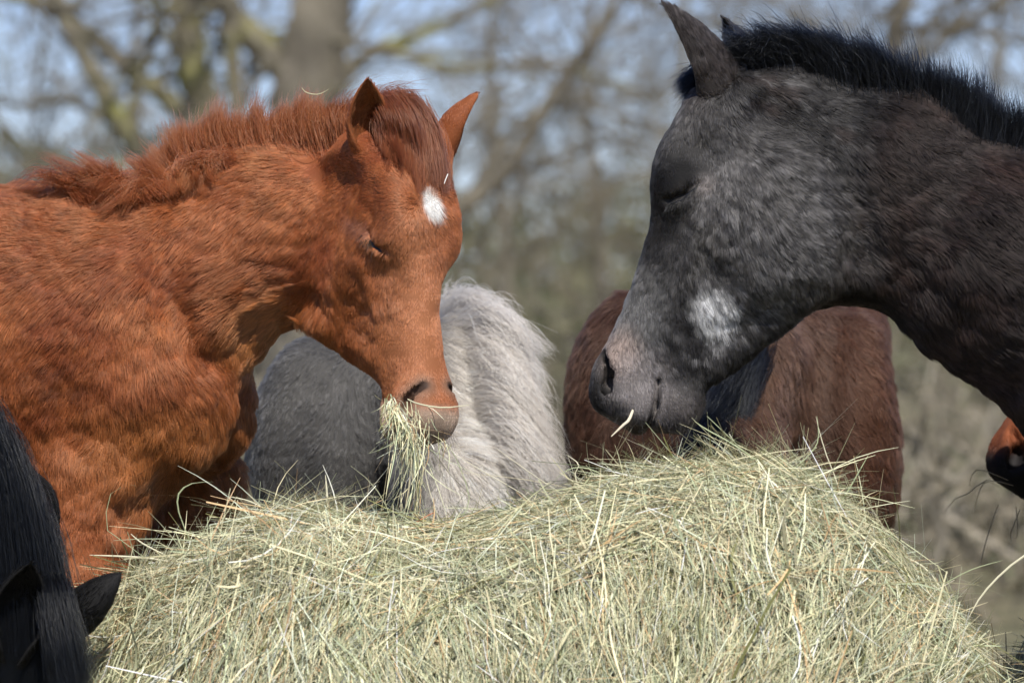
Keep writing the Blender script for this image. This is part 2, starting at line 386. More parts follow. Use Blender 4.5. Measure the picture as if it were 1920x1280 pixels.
# --- chestnut foal, head turned towards the camera
def build_chestnut():
    YB = .34
    H = HeadFrame(W(734, 280, .17), (math.cos(math.radians(47)), -math.sin(math.radians(47)), 0), math.radians(12), math.radians(4.5), (.83, .92, .97), (-1, -.6, 0))
    xs = grid1(-1.75, .08, -.73, .02, .0042, .02); ys = grid1(-.08, .70, -.05, .42, .0048, .012); zs = grid1(-.01, 1.56, .70, 1.5, .0042, .02)
    f = Field(xs, ys, zs)
    # trunk
    f.ecap(W(110, 640, YB), W(-820, 640, YB), (r_(285), r_(230)), (r_(290), r_(240)), .05)
    f.ell(W(-900, 600, YB), (r_(280), r_(240), r_(280)), .08)
    f.ecap(W(-60, 500, YB), W(160, 490, YB), (r_(80), r_(60)), (r_(110), r_(70)), .08)            # withers
    # neck
    f.chain([W(655, 375, .295), W(520, 432, .30), W(330, 525, .315), W(170, 620, YB)],
            [(r_(135), r_(88)), (r_(150), r_(108)), (r_(192), r_(150)), (r_(245), r_(190))], .06, up=(-.55, 0, .84))
    # shoulder, breast
    f.ell(W(190, 690, YB - .06), (r_(215), r_(165), r_(250)), .05)
    f.ell(W(325, 752, YB - .07), (r_(108), r_(100), r_(138)), .05)
    f.ell(W(392, 755, YB + .06), (r_(85), r_(95), r_(125)), .05)
    f.ell(W(200, 880, YB - .07), (r_(95), r_(95), r_(120)), .05)
    # near and far foreleg down to the ground behind the bale
    for dy, dx, rt in ((-.10, 0, 1.0), (.17, 190, .95)):
        f.chain([W(165 + dx, 900, YB + dy), W(140 + dx, 1120, YB + dy), W(185 + dx, 1530, YB + dy), W(185 + dx, 1640, YB + dy), W(185 + dx, 1980, YB + dy), W(215 + dx, 2090, YB + dy)],
                [(r_(105) * rt, r_(92) * rt), (r_(84) * rt, r_(78) * rt), (.042, .042), (.042, .042), (.025, .025), (.034, .034)], .04, up=(1, 0, 0))
        f.ecap(W(220 + dx, 2110, YB + dy), W(240 + dx, 2165, YB + dy), .036, .046, .01, up=(1, 0, 0))
    add_legs(f, (0, YB, 0), (1, 0, 0), .11, [(-1.42, True)], .95, .1)
    add_head(f, H, .03, jaw=.99, chin=.42)
    f.ecap(W(690, 285, .22), W(800, 280, .19), r_(54), r_(46), .05)                                # poll between the ears
    f.ell(H.w(634, 56, 0), np.array([46, 44, 40]) * H.k, .025, (H.a, H.b, H.c))
    f.ell(W(704, 300, .185), (r_(46), r_(44), r_(46)), .03)
    carve_head(f, H)
    ears = [ear_mesh(W(692, 306, .165), W(689, 148, .11), (0, 0, 0), (.30, -.95, 0), r_(42), bend=-.03),
            ear_mesh(W(826, 290, .205), W(896, 176, .20), (0, 0, 0), (.85, .5, -.1), r_(34), bend=-.08, prof=(.9, 1, 1, .95, .72, .48, .34, .10))]
    V, Q, em = finish(f, ears, 4, .0040, 3, [([(352, 380), (322, 470), (326, 560), (362, 650)], 34, -.013), ([(585, 572), (500, 612), (430, 640), (372, 690)], 26, -.010), ([(640, 335), (618, 400), (590, 470), (570, 550)], 30, -.020),
        ([(340, 880), (290, 930), (235, 965)], 30, -.014), ([(418, 690), (436, 770), (425, 850)], 40, -.010), ([(150, 420), (215, 560), (275, 700)], 60, .008), ([(300, 770), (310, 780)], 70, .012), ([(110, 700), (150, 800), (160, 900)], 40, -.008),
        ([(460, 470), (400, 560), (395, 620)], 50, .008)])
    return V, Q, em, H
# --- dark grey foal in profile
def build_dark():
    YB = .17
    a5 = math.radians(8)
    H = HeadFrame(W(1400, 160, YB - .02), (-math.cos(a5), math.sin(a5), 0), math.radians(18.5), 0, (1, 1, 1), (0, -1, 0))
    xs = grid1(.08, 2.45, .08, .74, .0042, .02); ys = grid1(-.10, .52, -.05, .40, .005, .012); zs = grid1(-.01, 1.68, .95, 1.68, .0042, .02)
    f = Field(xs, ys, zs)
    f.chain([W(1490, 290, YB), W(1650, 362, YB), W(1880, 488, YB), W(2150, 680, YB)],
            [(r_(170), r_(78)), (r_(180), r_(104)), (r_(196), r_(150)), (r_(262), r_(200))], .06, up=(.55, 0, .84))
    f.ecap(W(2260, 800, YB), W(3100, 800, YB), (r_(290), r_(230)), (r_(290), r_(240)), .06)
    f.ell(W(3150, 770, YB), (r_(280), r_(240), r_(280)), .08)
    f.ell(W(2240, 860, YB), (r_(190), r_(190), r_(230)), .06)
    f.ecap(W(2350, 600, YB), W(2200, 620, YB), (r_(80), r_(60)), (r_(110), r_(70)), .08)
    add_legs(f, (.86, YB, 0), (-1, 0, 0), .10, [(-.03, False), (-.78, True)], .82, .085)
    add_head(f, H, .03)
    f.ell(W(1385, 205, YB - .045), (r_(66), r_(46), r_(58)), .04)
    carve_head(f, H, ns=.72)
    ears = [ear_mesh(W(1382, 226, YB - .015), W(1246, 10, YB - .075), (0, 0, 0), (-.90, .40, -.2), r_(62), bend=-.04, prof=(1.0, 1.12, 1.12, .94, .66, .40, .2, .03)),
            ear_mesh(W(1400, 215, YB + .05), W(1356, 34, YB + .09), (0, 0, 0), (-.85, -.45, -.2), r_(50), bend=-.05)]
    V, Q, em = finish(f, ears, 4, .0025, 5, [([(1440, 210), (1540, 290), (1602, 390), (1605, 480)], 32, -.018), ([(1330, 640), (1420, 590), (1500, 540)], 26, -.006), ([(1470, 360), (1490, 470)], 95, .016), ([(1640, 470), (1760, 560), (1900, 720)], 40, -.007)])
    return V, Q, em, H
# --- grey pony behind, head down
def build_grey():
    xs = grid1(-.50, .22, -.5, .22, .007, .01); ys = grid1(.40, 2.15, .4, 1.07, .008, .025); zs = grid1(-.01, 1.36, .75, 1.36, .007, .02)
    f = Field(xs, ys, zs)
    f.ecap(W(735, 820, 1.07), W(725, 830, 1.67), (r_(212), r_(220)), (r_(210), r_(212)), .08)          # trunk
    f.ell(W(600, 850, 0.90), (r_(150), r_(160), r_(250)), .08)                                          # shoulders
    f.ell(W(885, 860, 0.92), (r_(110), r_(160), r_(240)), .08)
    f.chain([W(810, 690, 1.07), W(830, 760, 0.90), W(850, 960, 0.72), W(870, 1180, 0.62)], [(r_(85), r_(95)), (r_(130), r_(110)), (r_(140), r_(100)), (r_(130), r_(80))], .08, up=(0, -1, .5))
    f.chain([W(870, 1180, 0.62), W(870, 1330, 0.60), W(865, 1560, 0.55)], [(.11, .075), (.09, .07), (.055, .05)], .05, up=(0, -1, .2))
    add_legs(f, (-.13, 1.07, 0), (0, -1, 0), .11, [(.12, False), (-.75, True)], .62, .075)
    V, Q, em = finish(f, [], 3, .006, 9, [([(852, 600), (880, 720), (930, 820), (985, 920)], 26, -.016), ([(620, 640), (560, 760), (550, 900)], 40, -.012), ([(700, 680), (720, 860)], 50, .014)])
    return V, Q, em, None
# --- brown horse behind the dark one, facing the camera, head down
def build_brown():
    xs = grid1(.02, .72, .02, .72, .007, .01); ys = grid1(.40, 2.4, .4, 1.2, .008, .025); zs = grid1(-.01, 1.36, .72, 1.36, .007, .02)
    f = Field(xs, ys, zs)
    f.ecap(W(1440, 770, 1.15), W(1400, 800, 1.95), (r_(215), r_(235)), (r_(215), r_(230)), .06)
    f.ell(W(1560, 850, .98), (r_(148), r_(170), r_(275)), .05)
    f.ell(W(1180, 790, .98), (r_(138), r_(160), r_(275)), .05)
    f.ecap(W(1570, 590, 1.10), W(1560, 640, 1.0), (r_(45), r_(60)), (r_(50), r_(80)), .06)
    f.ell(W(1640, 630, 1.15), (r_(28), r_(60), r_(60)), .05)
    f.chain([W(1450, 640, 1.05), W(1410, 720, .90), W(1370, 900, .74), W(1330, 1100, .64)], [(r_(110), r_(90)), (r_(140), r_(95)), (r_(150), r_(96)), (r_(140), r_(90))], .05, up=(0, -1, .5))
    f.chain([W(1330, 1120, .62), W(1330, 1290, .60), W(1330, 1520, .55)], [(.12, .085), (.10, .075), (.06, .055)], .05, up=(0, -1, .2))
    add_legs(f, (.345, 1.12, 0), (0, -1, 0), .13, [(.12, False), (-.85, True)], .70, .085)
    V, Q, em = finish(f, [], 3, .004, 11, [([(1455, 640), (1480, 780), (1492, 900)], 44, .016), ([(1418, 700), (1408, 900)], 22, -.014), ([(1572, 600), (1545, 720), (1556, 870)], 26, -.016), ([(1150, 620), (1166, 760), (1150, 900)], 24, -.014), ([(1640, 640), (1660, 760)], 40, .008)])
    return V, Q, em, None
# --- black horse at the lower left, neck lowered, ears and mane in view
def build_black():
    xs = grid1(-2.4, -.50, -.85, -.50, .006, .025); ys = grid1(-.75, .12, -.6, .05, .007, .02); zs = grid1(-.01, 1.32, .55, 1.1, .006, .02)
    f = Field(xs, ys, zs); YB = -.30
    f.chain([W(-640, 620, YB), W(-300, 760, YB), W(-40, 1000, YB), W(20, 1180, YB)], [(r_(260), r_(170)), (r_(200), r_(125)), (r_(130), r_(90)), (r_(105), r_(80))], .06, up=(.5, 0, .86))
    f.ecap(W(-780, 760, YB), W(-1650, 760, YB), (r_(290), r_(225)), (r_(290), r_(235)), .06)
    H = HeadFrame(W(28, 1150, YB), (.80, -.60, 0), math.radians(-8), 0, (.9, .9, .9), (-1, -1, 0))
    add_head(f, H, .03); carve_head(f, H)
    add_legs(f, (-1.30, YB, 0), (1, 0, 0), .10, [(.0, False), (-.72, True)], .82, .085)
    ears = [ear_mesh(W(18, 1235, YB - .15), W(58, 1056, YB - .19), (0, 0, 0), (.25, -.95, 0), r_(52), bend=-.03),
            ear_mesh(W(112, 1195, YB - .06), W(228, 1074, YB - .08), (0, 0, 0), (.30, .9, -.3), r_(40), bend=-.04)]
    V, Q, em = finish(f, ears, 3, .0015, 13)
    return V, Q, em, H
# --- bay horse whose muzzle reaches in from the right
def build_bay():
    YB = .62
    H = HeadFrame(W(2128, 385, YB), (-.97, -.22, 0), math.radians(22), 0, (.92, .92, .92), (0, -1, 0))
    xs = grid1(.66, 3.2, .66, .9, .0055, .025); ys = grid1(.34, .94, .4, .85, .008, .02); zs = grid1(-.01, 1.70, .84, 1.12, .0055, .02)
    f = Field(xs, ys, zs)
    add_head(f, H, .03)
    f.chain([W(2190, 480, YB), W(2400, 560, YB), W(2680, 740, YB)], [(r_(170), r_(95)), (r_(200), r_(130)), (r_(290), r_(200))], .06, up=(.55, 0, .84))
    f.ecap(W(2720, 800, YB), W(3600, 800, YB), (r_(290), r_(225)), (r_(290), r_(235)), .06)
    add_legs(f, (1.45, YB, 0), (-1, 0, 0), .10, [(0, False), (-.75, True)], .85, .085)
    carve_head(f, H)
    ears = [ear_mesh(W(2060, 400, YB - .07), W(2020, 230, YB - .07), (0, 0, 0), (-.8, -.5, 0), r_(40)), ear_mesh(W(2100, 400, YB + .07), W(2080, 230, YB + .08), (0, 0, 0), (-.8, -.3, 0), r_(40))]
    V, Q, em = finish(f, ears, 3, .001, 15)
    return V, Q, em, H
# ---------------------------------------------------------------- hair
def hair_object(name, P, rad, col, mat, parent, kind=None):
    """P (n, k, 3) points, rad (n,k) or (k,), col (n,3)"""
    n, k, _ = P.shape
    cu = bpy.data.hair_curves.new(name); cu.add_curves([k] * n)
    cu.attributes['position'].data.foreach_set('vector', np.ascontiguousarray(P, np.float32).ravel())
    ra = cu.attributes.get('radius') or cu.attributes.new('radius', 'FLOAT', 'POINT')
    ra.data.foreach_set('value', np.ascontiguousarray(np.broadcast_to(rad, (n, k)), np.float32).ravel())
    ca = cu.attributes.new('tint', 'FLOAT_COLOR', 'CURVE'); c4 = np.ones((n, 4), np.float32); c4[:, :3] = np.clip(col, .002, .98)
    ca.data.foreach_set('color', c4.ravel())
    cu.materials.append(mat)
    o = bpy.data.objects.new(name, cu); COL.objects.link(o)
    if kind: o['kind'] = kind
    return adopt(o, parent)
def guide_field(px, py, guides, sig):
    """blend values given at picture places: guides = [(px, py, value...)]"""
    g = np.array(guides, float); w = 0; acc = 0
    for r in g:
        k = np.exp(-((px - r[0]) ** 2 + (py - r[1]) ** 2) / (2 * sig * sig)) + 1e-9 / (1 + ((px - r[0]) ** 2 + (py - r[1]) ** 2) * 1e-4)
        w = w + k; acc = acc + k[:, None] * r[None, 2:]
    return acc / w[:, None]
def blob(px, py, cx, cy, rx, ry, ang=0, soft=.35):
    c, s = math.cos(math.radians(ang)), math.sin(math.radians(ang)); x, y = px - cx, py - cy
    u, v = (x * c + y * s) / rx, (-x * s + y * c) / ry
    return 1 - sstep(1 - soft, 1 + soft, np.sqrt(u * u + v * v))
def sample(V, Q, n, wfn, seed):
    r = np.random.default_rng(seed); N = vnormals(V, Q)
    c = V[Q].mean(1); area = .5 * np.linalg.norm(np.cross(V[Q[:, 2]] - V[Q[:, 0]], V[Q[:, 3]] - V[Q[:, 1]]), axis=1)
    fn = nrmN(N[Q].mean(1)); w = area * wfn(c, fn); cs = np.cumsum(w); fi = np.searchsorted(cs, r.random(n) * cs[-1]); fi = np.minimum(fi, len(Q) - 1)
    u, v = r.random(n)[:, None], r.random(n)[:, None]; q = Q[fi]
    W4 = [(1 - u) * (1 - v), u * (1 - v), u * v, (1 - u) * v]
    P = sum(W4[i] * V[q[:, i]] for i in range(4)); Nn = nrmN(sum(W4[i] * N[q[:, i]] for i in range(4)))
    return P, Nn, q[:, 0], r
def in_view(P, margin=150):
    px, py = PX(P); return (px > -margin) & (px < 1920 + margin) & (py > -margin) & (py < 1280 + margin)
def density(c, n):
    tc = nrmN(np.array([0, -CAM_D, CAM_Z]) - c); f = (n * tc).sum(1)
    return np.where(in_view(c), np.where(f > -.25, 1.0, .35), .10) * (.55 + .45 * np.clip(1 - np.abs(f), 0, 1) + .25)
def coat(name, parent, V, Q, n, dirf, lenf, colf, mat, seed, rad=.00022, k=5, lift=.35, clump=.005, cstr=.7, wfn=density, jit=.14, cvar=.30, droop=.0, em=None, wav=.0):
    P, N, vi, r = sample(V, Q, n, wfn, seed)
    L = lenf(P, vi) * (.7 + .6 * r.random(n)); keep = L > .0006; P, N, vi, L = P[keep], N[keep], vi[keep], L[keep]; n = len(P)
    D = dirf(P, N, vi)
    L = L * np.clip(1 + .45 * vnoise(P, .05, seed + 33), .5, 1.6); sw = np.stack([.6 * fbm(P, .035, seed + 50 + i, 2) + .8 * vnoise(P, .11, seed + 60 + i) for i in range(3)], 1)            # tufts part and swirl
    fine = np.stack([vnoise(P, .008, seed + 80 + i) for i in range(3)], 1)
    ls = np.clip(L / .015, .25, 1.15)[:, None]; D = D + sw * .55 * ls + fine * .28 * ls + r.normal(0, jit, (n, 3))
    D = nrmN(D - N * (D * N).sum(1, keepdims=True))
    lf = np.clip(lift * np.clip(L / .012, .45, 1) * (1 + 1.1 * vnoise(P, .016, seed + 5)) + r.normal(0, .06, n), .04, 1.2)[:, None]
    t = np.linspace(0, 1, k); C = np.empty((n, k, 3))
    for i, x in enumerate(t):
        C[:, i] = P + (D * x + N * (lf * (x - .55 * x * x))) * L[:, None]
        if droop: C[:, i, 2] -= droop * L * x * x
        if wav: C[:, i] += sw[:, ::-1] * (wav * math.sin(x * 5) * x) * L[:, None]
    if clump:
        cell = np.floor((P + fine * clump * .35) / clump).astype(np.int64); key = (cell[:, 0] * 73856093) ^ (cell[:, 1] * 19349663) ^ (cell[:, 2] * 83492791)
        _, inv = np.unique(key, return_inverse=True); cnt = np.bincount(inv)
        for i, x in enumerate(t[1:], 1):
            m = np.stack([np.bincount(inv, C[:, i, d]) for d in range(3)], 1) / cnt[:, None]
            f = cstr * x ** 1.3 * (.4 + .6 * hash3(inv, inv, inv, 3))[:, None]
            C[:, i] += (m[inv] - C[:, i]) * f
    C -= (N * .0004)[:, None, :]
    col = colf(P, vi) * (1 + r.normal(0, .13, n))[:, None]
    if clump: col = col * np.clip(1 + cvar * ls[:, 0] * (hash3(inv, inv + 1, inv, 9) * 2 - 1), .3, 2)[:, None]
    rr = rad * np.interp(t, [0, .5, 1], [1, .85, .22])
    return hair_object(name, C, rr[None, :] * (.8 + .4 * r.random((n, 1))), col, mat, parent, 'stuff')
def strands(name, parent, guides, n, mat, colf, seed, rad=.0003, k=8, root=(.004, .012, .004), tip=.02, clump=40, cstr=.55, lenvar=.25, curl=.0, kind='stuff', stray=.05, ragged=0.0):
    """long hair: guides = list of polylines (m,3) ordered along the crest; hairs blend neighbouring guides"""
    r = np.random.default_rng(seed); m = len(guides[0]); G = np.array(guides, float)
    u = r.random(n) * (len(G) - 1); gi = np.minimum(u.astype(int), len(G) - 2); f = (u - gi)[:, None, None]
    B = G[gi] * (1 - f) + G[gi + 1] * f
    tt = np.linspace(0, m - 1, k); i0 = np.minimum(tt.astype(int), m - 2); ft = (tt - i0)[None, :, None]
    # smooth (Catmull-like) resample
    pm = B[:, np.maximum(i0 - 1, 0)]; p0 = B[:, i0]; p1 = B[:, i0 + 1]; p2 = B[:, np.minimum(i0 + 2, m - 1)]
    C = .5 * (2 * p0 + (p1 - pm) * ft + (2 * pm - 5 * p0 + 4 * p1 - p2) * ft ** 2 + (3 * p0 - pm - 3 * p1 + p2) * ft ** 3)
    ln = (1 - lenvar * r.random(n) ** 1.5)
    if ragged:
        q = np.stack([u * 9.7, u * 0 + seed, u * 0], 1); ln = ln * np.clip(1 + ragged * (vnoise(q, 1.0, seed) + .7 * vnoise(q, .31, seed + 1)), .25, 1.6)
    C = C[:, :1] + (C - C[:, :1]) * ln[:, None, None]
    t = np.linspace(0, 1, k)
    C += (r.normal(0, 1, (n, 1, 3)) * np.asarray(root))
    spread = r.normal(0, 1, (n, 3)) * tip * np.where(r.random(n) < stray, 2.6, 1)[:, None]
    C += spread[:, None, :] * (t ** 1.5)[None, :, None]
    if clump:
        ids = np.floor(u / (len(G) - 1) * clump + r.normal(0, .35, n)).astype(int) * 3 + r.integers(0, 3, n); _, inv = np.unique(ids, return_inverse=True); cnt = np.bincount(inv)
        off = r.normal(0, 1, (len(cnt), 3)) * tip * 1.1
        for i in range(1, k):
            mm = np.stack([np.bincount(inv, C[:, i, d]) for d in range(3)], 1) / cnt[:, None] + off * t[i] ** 1.4
            C[:, i] += (mm[inv] - C[:, i]) * (cstr * t[i] ** .9)
    if curl:
        ph = r.random(n) * 6.28
        for i in range(k): C[:, i, 0] += curl * np.sin(t[i] * 6 + ph) * t[i]; C[:, i, 2] += curl * .6 * np.cos(t[i] * 5 + ph) * t[i]
    col = colf(C[:, 0], t, n, r)
    rr = rad * np.interp(t, [0, .6, 1], [1, .85, .2])
    return hair_object(name, C, rr[None, :] * (.75 + .5 * r.random((n, 1))), col, mat, parent, kind)
def img_dir(P, N, guides, sig):
    px, py = PX(P); g = guide_field(px, py, guides, sig); d = np.stack([g[:, 0], np.zeros(len(P)), -g[:, 1]], 1)
    return nrmN(d - N * (d * N).sum(1, keepdims=True) + 1e-6)
def lerp3(a, b, m): return a * (1 - m[:, None]) + np.asarray(b, float)[None, :] * m[:, None]
def SF(V, pts, off=.006, Y=.2):
    """guide points laid on the body where it is in view, free in the air elsewhere"""
    out = []; x, y = PX(V)
    for i, p in enumerate(pts):
        o = p[2] if len(p) > 2 else off; d = np.hypot(x - p[0], y - p[1]); c = np.nonzero(d < 9)[0]
        out.append(V[c[np.argmin(V[c, 1])]] + np.array([0, -o, o * .3]) if len(c) else W(p[0], p[1], Y))
    return out
def pick(V, px, py, R=12):
    """front-most body point seen at a picture place"""
    x, y = PX(V); d = np.hypot(x - px, y - py); c = np.nonzero(d < R)[0]
    if len(c) == 0: c = np.array([np.argmin(d)])
    return V[c[np.argmin(V[c, 1])]]
# ---------------------------------------------------------------- horses: coats, manes, faces
MH = mat_hair('coat_hair', .38, .6, .55)
MB = mat_hair('dark_coat_hair', .36, .6, .55, 1.35, .6, .15)
MM = mat_hair('mane_hair', .28, .5, .4, 1.45)
MK = mat_hair('black_mane_hair', .26, .4, .35, 1.4, .5, .12)
MSKIN = mat_attr('skin', .72, .25, .25, 260)
m_, n_, l_, b_ = new_mat('wet_eye'); b_.inputs['Base Color'].default_value = (.004, .004, .005, 1); b_.inputs['Roughness'].default_value = .35
MEYE = m_
def smoothvec(px, py, spec): return guide_field(px, py, spec, 70)
def horse_root(label, base): return tag(empty('horse', base), label, 'horse', 'young horses gathered round the hay')
FUR = 1.0

# === chestnut
V, Q, em, H = build_chestnut()
CH = horse_root('chestnut foal with white forehead star eating hay, head turned to the camera', (-.6, .34, 0))
CH_V = V
ch_star = lambda px, py: np.clip(blob(px, py, 811, 386, 15, 26, -20, .35), 0, 1)
def ch_col(P, vi):
    px, py = PX(P); n1 = fbm(P, .09, 1, 3); n2 = fbm(P, .03, 2, 2)
    base = np.tile(np.array([.38, .115, .037]), (len(P), 1))
    base = lerp3(base, (.27, .068, .024), sstep(-.05, .6, n1 + .4 * n2) * .8); base = lerp3(base, (.50, .165, .05), sstep(.1, .6, -n1 + .5 * n2) * .6)
    base = lerp3(base, (.60, .25, .075), blob(px, py, 490, 615, 80, 50, -35, .6) * .5)         # throat, breast, forearm: golden
    base = lerp3(base, (.56, .22, .065), blob(px, py, 330, 860, 170, 110, 0, .7) * .55)
    base = lerp3(base, (.56, .235, .11), blob(px, py, 790, 560, 75, 190, 0, .7) * .65)             # face paler
    base = lerp3(base, (.50, .17, .065), blob(px, py, 150, 1030, 90, 150, 0, .6) * .5)
    base = lerp3(base, (.17, .05, .025), line_mask(px, py, [(655, 330), (650, 410), (660, 470), (664, 540)], 7, .9) * .3)   # thin darker line painted down the cheek
    md = blob(px, py, 105, 715, 55, 42, -20, .6) * sstep(-.3, .3, n2) + blob(px, py, 80, 400, 70, 26, -15, .7) * sstep(-.1, .4, n2); base = lerp3(base, (.10, .035, .018), np.clip(md, 0, 1) * .75)   # dried mud in the coat
    base = lerp3(base, (.30, .13, .08), blob(px, py, 676, 425, 30, 16, 30, .6) * .7)                # grey skin over the eye
    base = lerp3(base, (.58, .44, .33), sstep(592, 632, H.loc(P)[0] + .25 * (60 - H.loc(P)[1])) * (np.abs(H.loc(P)[2]) < 120) * (H.loc(P)[0] < 760) * (H.loc(P)[1] > -160) * .92)                # mealy nose
    base = lerp3(base, (.34, .20, .13), face_mask(H, P, NOSTRIL, 26, .6) * .8); base = lerp3(base, (.07, .045, .036), face_mask(H, P, NOSTRIL, 12, .5) * .9)      # nostrils
    base = lerp3(base, (.05, .03, .025), face_mask(H, P, EYESLIT, 9, .7) * .8)
    base = lerp3(base, (.86, .84, .80), ch_star(px, py))
    e = em[vi]; base = lerp3(base, (.24, .085, .03), (e > 1.5) * .8)
    front = np.array(H.loc(P)[1]) > -60
    return base
CH_DIR = [(700, 375, -1, -.1), (765, 325, -.1, -1), (852, 440, .7, .6), (790, 470, 0, 1), (800, 560, 0, 1), (725, 470, -.5, .85), (720, 560, -.3, 1), (640, 440, -.5, .8), (620, 530, -.6, .8),
          (600, 590, -.3, 1), (690, 650, -.3, 1), (790, 680, 0, 1), (800, 790, 0, 1), (530, 350, -.9, .35), (460, 470, -.75, .65), (540, 560, -.45, .9), (430, 630, -.35, 1), (620, 300, -.8, .4),
          (220, 430, -.9, .45), (60, 430, -1, .15), (100, 600, -.55, .85), (280, 560, -.5, .85), (300, 700, -.1, 1), (400, 790, .25, 1), (250, 850, -.05, 1), (150, 1000, .05, 1), (330, 900, .2, 1), (60, 800, -.3, 1)]
CH_LEN = [(800, 560, .007), (800, 700, .0055), (800, 790, .0035), (730, 700, .0055), (700, 380, .009), (640, 480, .011), (620, 560, .013), (660, 640, .012), (530, 380, .017), (540, 580, .028), (440, 640, .026), (420, 500, .019),
          (200, 480, .016), (60, 420, .018), (100, 650, .016), (330, 740, .022), (400, 850, .028), (260, 920, .030), (150, 1030, .016), (690, 240, .006), (880, 200, .006), (790, 330, .010)]
def ch_len(P, vi):
    px, py = PX(P); L = guide_field(px, py, CH_LEN, 60)[:, 0]
    L = L * (1 - .75 * face_mask(H, P, NOSTRIL, 16, .5)) * (1 - .75 * face_mask(H, P, EYESLIT, 10, .6))
    return np.where(em[vi] > 0, np.where(em[vi] > 1.5, .010, .005), L)
def ch_dir(P, N, vi):
    d = img_dir(P, N, CH_DIR, 60); e = em[vi] > 0
    if e.any():
        up = np.tile(np.array([0, 0, 1.]), (e.sum(), 1)); d[e] = nrmN(up - N[e] * (up * N[e]).sum(1, keepdims=True))
    return d
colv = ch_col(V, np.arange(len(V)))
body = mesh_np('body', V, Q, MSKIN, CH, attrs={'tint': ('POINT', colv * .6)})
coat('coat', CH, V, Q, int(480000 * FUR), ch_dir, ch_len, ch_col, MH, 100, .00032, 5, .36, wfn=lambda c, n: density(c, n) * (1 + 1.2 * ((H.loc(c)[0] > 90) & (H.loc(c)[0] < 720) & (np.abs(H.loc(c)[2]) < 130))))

def crest(pts, Y):  return [W(x, y, Y) for x, y in pts]
def ch_mane_col(R, t, n, r):
    c = np.tile(np.array([.27, .070, .027]), (n, 1)); c = lerp3(c, (.50, .17, .06), r.random(n) ** 1.6 * .8); return c
def G(*p): return [W(*q) for q in p]
# upright mane along the crest
g = [G((705, 258, .20), (712, 215, .18), (745, 188, .17), (790, 190, .15)), G((685, 264, .22), (680, 215, .21), (694, 185, .20), (730, 168, .19)), G((650, 270, .25), (640, 230, .24), (634, 203, .24), (642, 182, .23)), G((590, 280, .28), (578, 240, .275), (572, 210, .27), (578, 185, .27)),
     G((530, 292, .29), (515, 250, .285), (507, 217, .28), (512, 190, .28)), G((470, 305, .295), (453, 262, .29), (444, 227, .285), (450, 198, .285)), G((410, 322, .30), (393, 278, .295), (382, 242, .29), (388, 207, .29)),
     G((368, 338, .305), (350, 295, .30), (336, 262, .295), (330, 228, .295)), G((345, 350, .31), (325, 312, .305), (306, 285, .30), (292, 255, .30)), G((325, 358, .31), (300, 330, .305), (275, 308, .30), (248, 290, .30))]
g = [[p[0]] + [p[0] + (q - p[0]) * .92 for q in p[1:]] for p in g]
strands('mane', CH, g, 15000, MM, ch_mane_col, 21, .00031, 8, (.007, .016, .012), .009, 95, .6, .5, stray=.15, ragged=.34)
# a lock that has fallen over the near side
s3 = lambda *p: SF(V, [(q[0], q[1], (q[2] if len(q) > 2 else .010) * .6) for q in p], .006, .24)
g = [s3((430, 300), (405, 296, .02), (378, 312, .02), (356, 345)), s3((385, 312), (362, 300, .02), (345, 325, .02), (344, 362)), s3((350, 330), (330, 312, .02), (318, 330, .02), (322, 356))]
strands('mane_lock', CH, g, 2600, MM, ch_mane_col, 22, .00032, 8, (.008, .006, .008), .012, 9, .82, .5, stray=.15, ragged=.3)
# ragged mane towards the withers, swept back and down
g = [s3((318, 355), (300, 322, .02), (280, 290), (266, 246)), s3((310, 362), (270, 338, .02), (228, 352, .02), (196, 392)), s3((280, 365), (240, 335, .02), (205, 350, .02), (184, 388)),
     s3((245, 370), (210, 335, .02), (185, 308), (160, 272)), s3((210, 372), (165, 335, .02), (130, 335, .02), (98, 354)), s3((165, 372), (120, 340, .015), (80, 330), (40, 344))]
strands('mane_tuft', CH, g, 4200, MM, ch_mane_col, 23, .00032, 8, (.010, .008, .006), .016, 17, .82, .5, stray=.15, ragged=.35)
# forelock
fl = lambda *p: [W(p[0][0], p[0][1], p[0][2])] + SF(V, p[1:], .009, .13)
g = [fl((696, 208, .17), (706, 232, .010), (712, 258), (712, 285, .003)), fl((708, 196, .17), (726, 226, .012), (736, 262), (738, 305, .003)), fl((722, 188, .165), (746, 220, .013), (760, 272), (762, 330, .003)), fl((738, 184, .16), (768, 220, .015), (786, 290), (788, 350, .003)),
     fl((755, 186, .16), (788, 224, .014), (808, 292), (815, 352, .003)), fl((772, 192, .16), (806, 232, .013), (828, 300), (836, 350, .003)), fl((788, 204, .165), (820, 245, .010), (840, 305), (850, 356, .003))]
strands('forelock', CH, g, 5000, MM, lambda R, t, n, r: ch_mane_col(R, t, n, r) * np.array([.62, .62, .75]), 24, .00032, 9, (.006, .005, .006), .006, 15, .8, .45, stray=.1, ragged=.4)
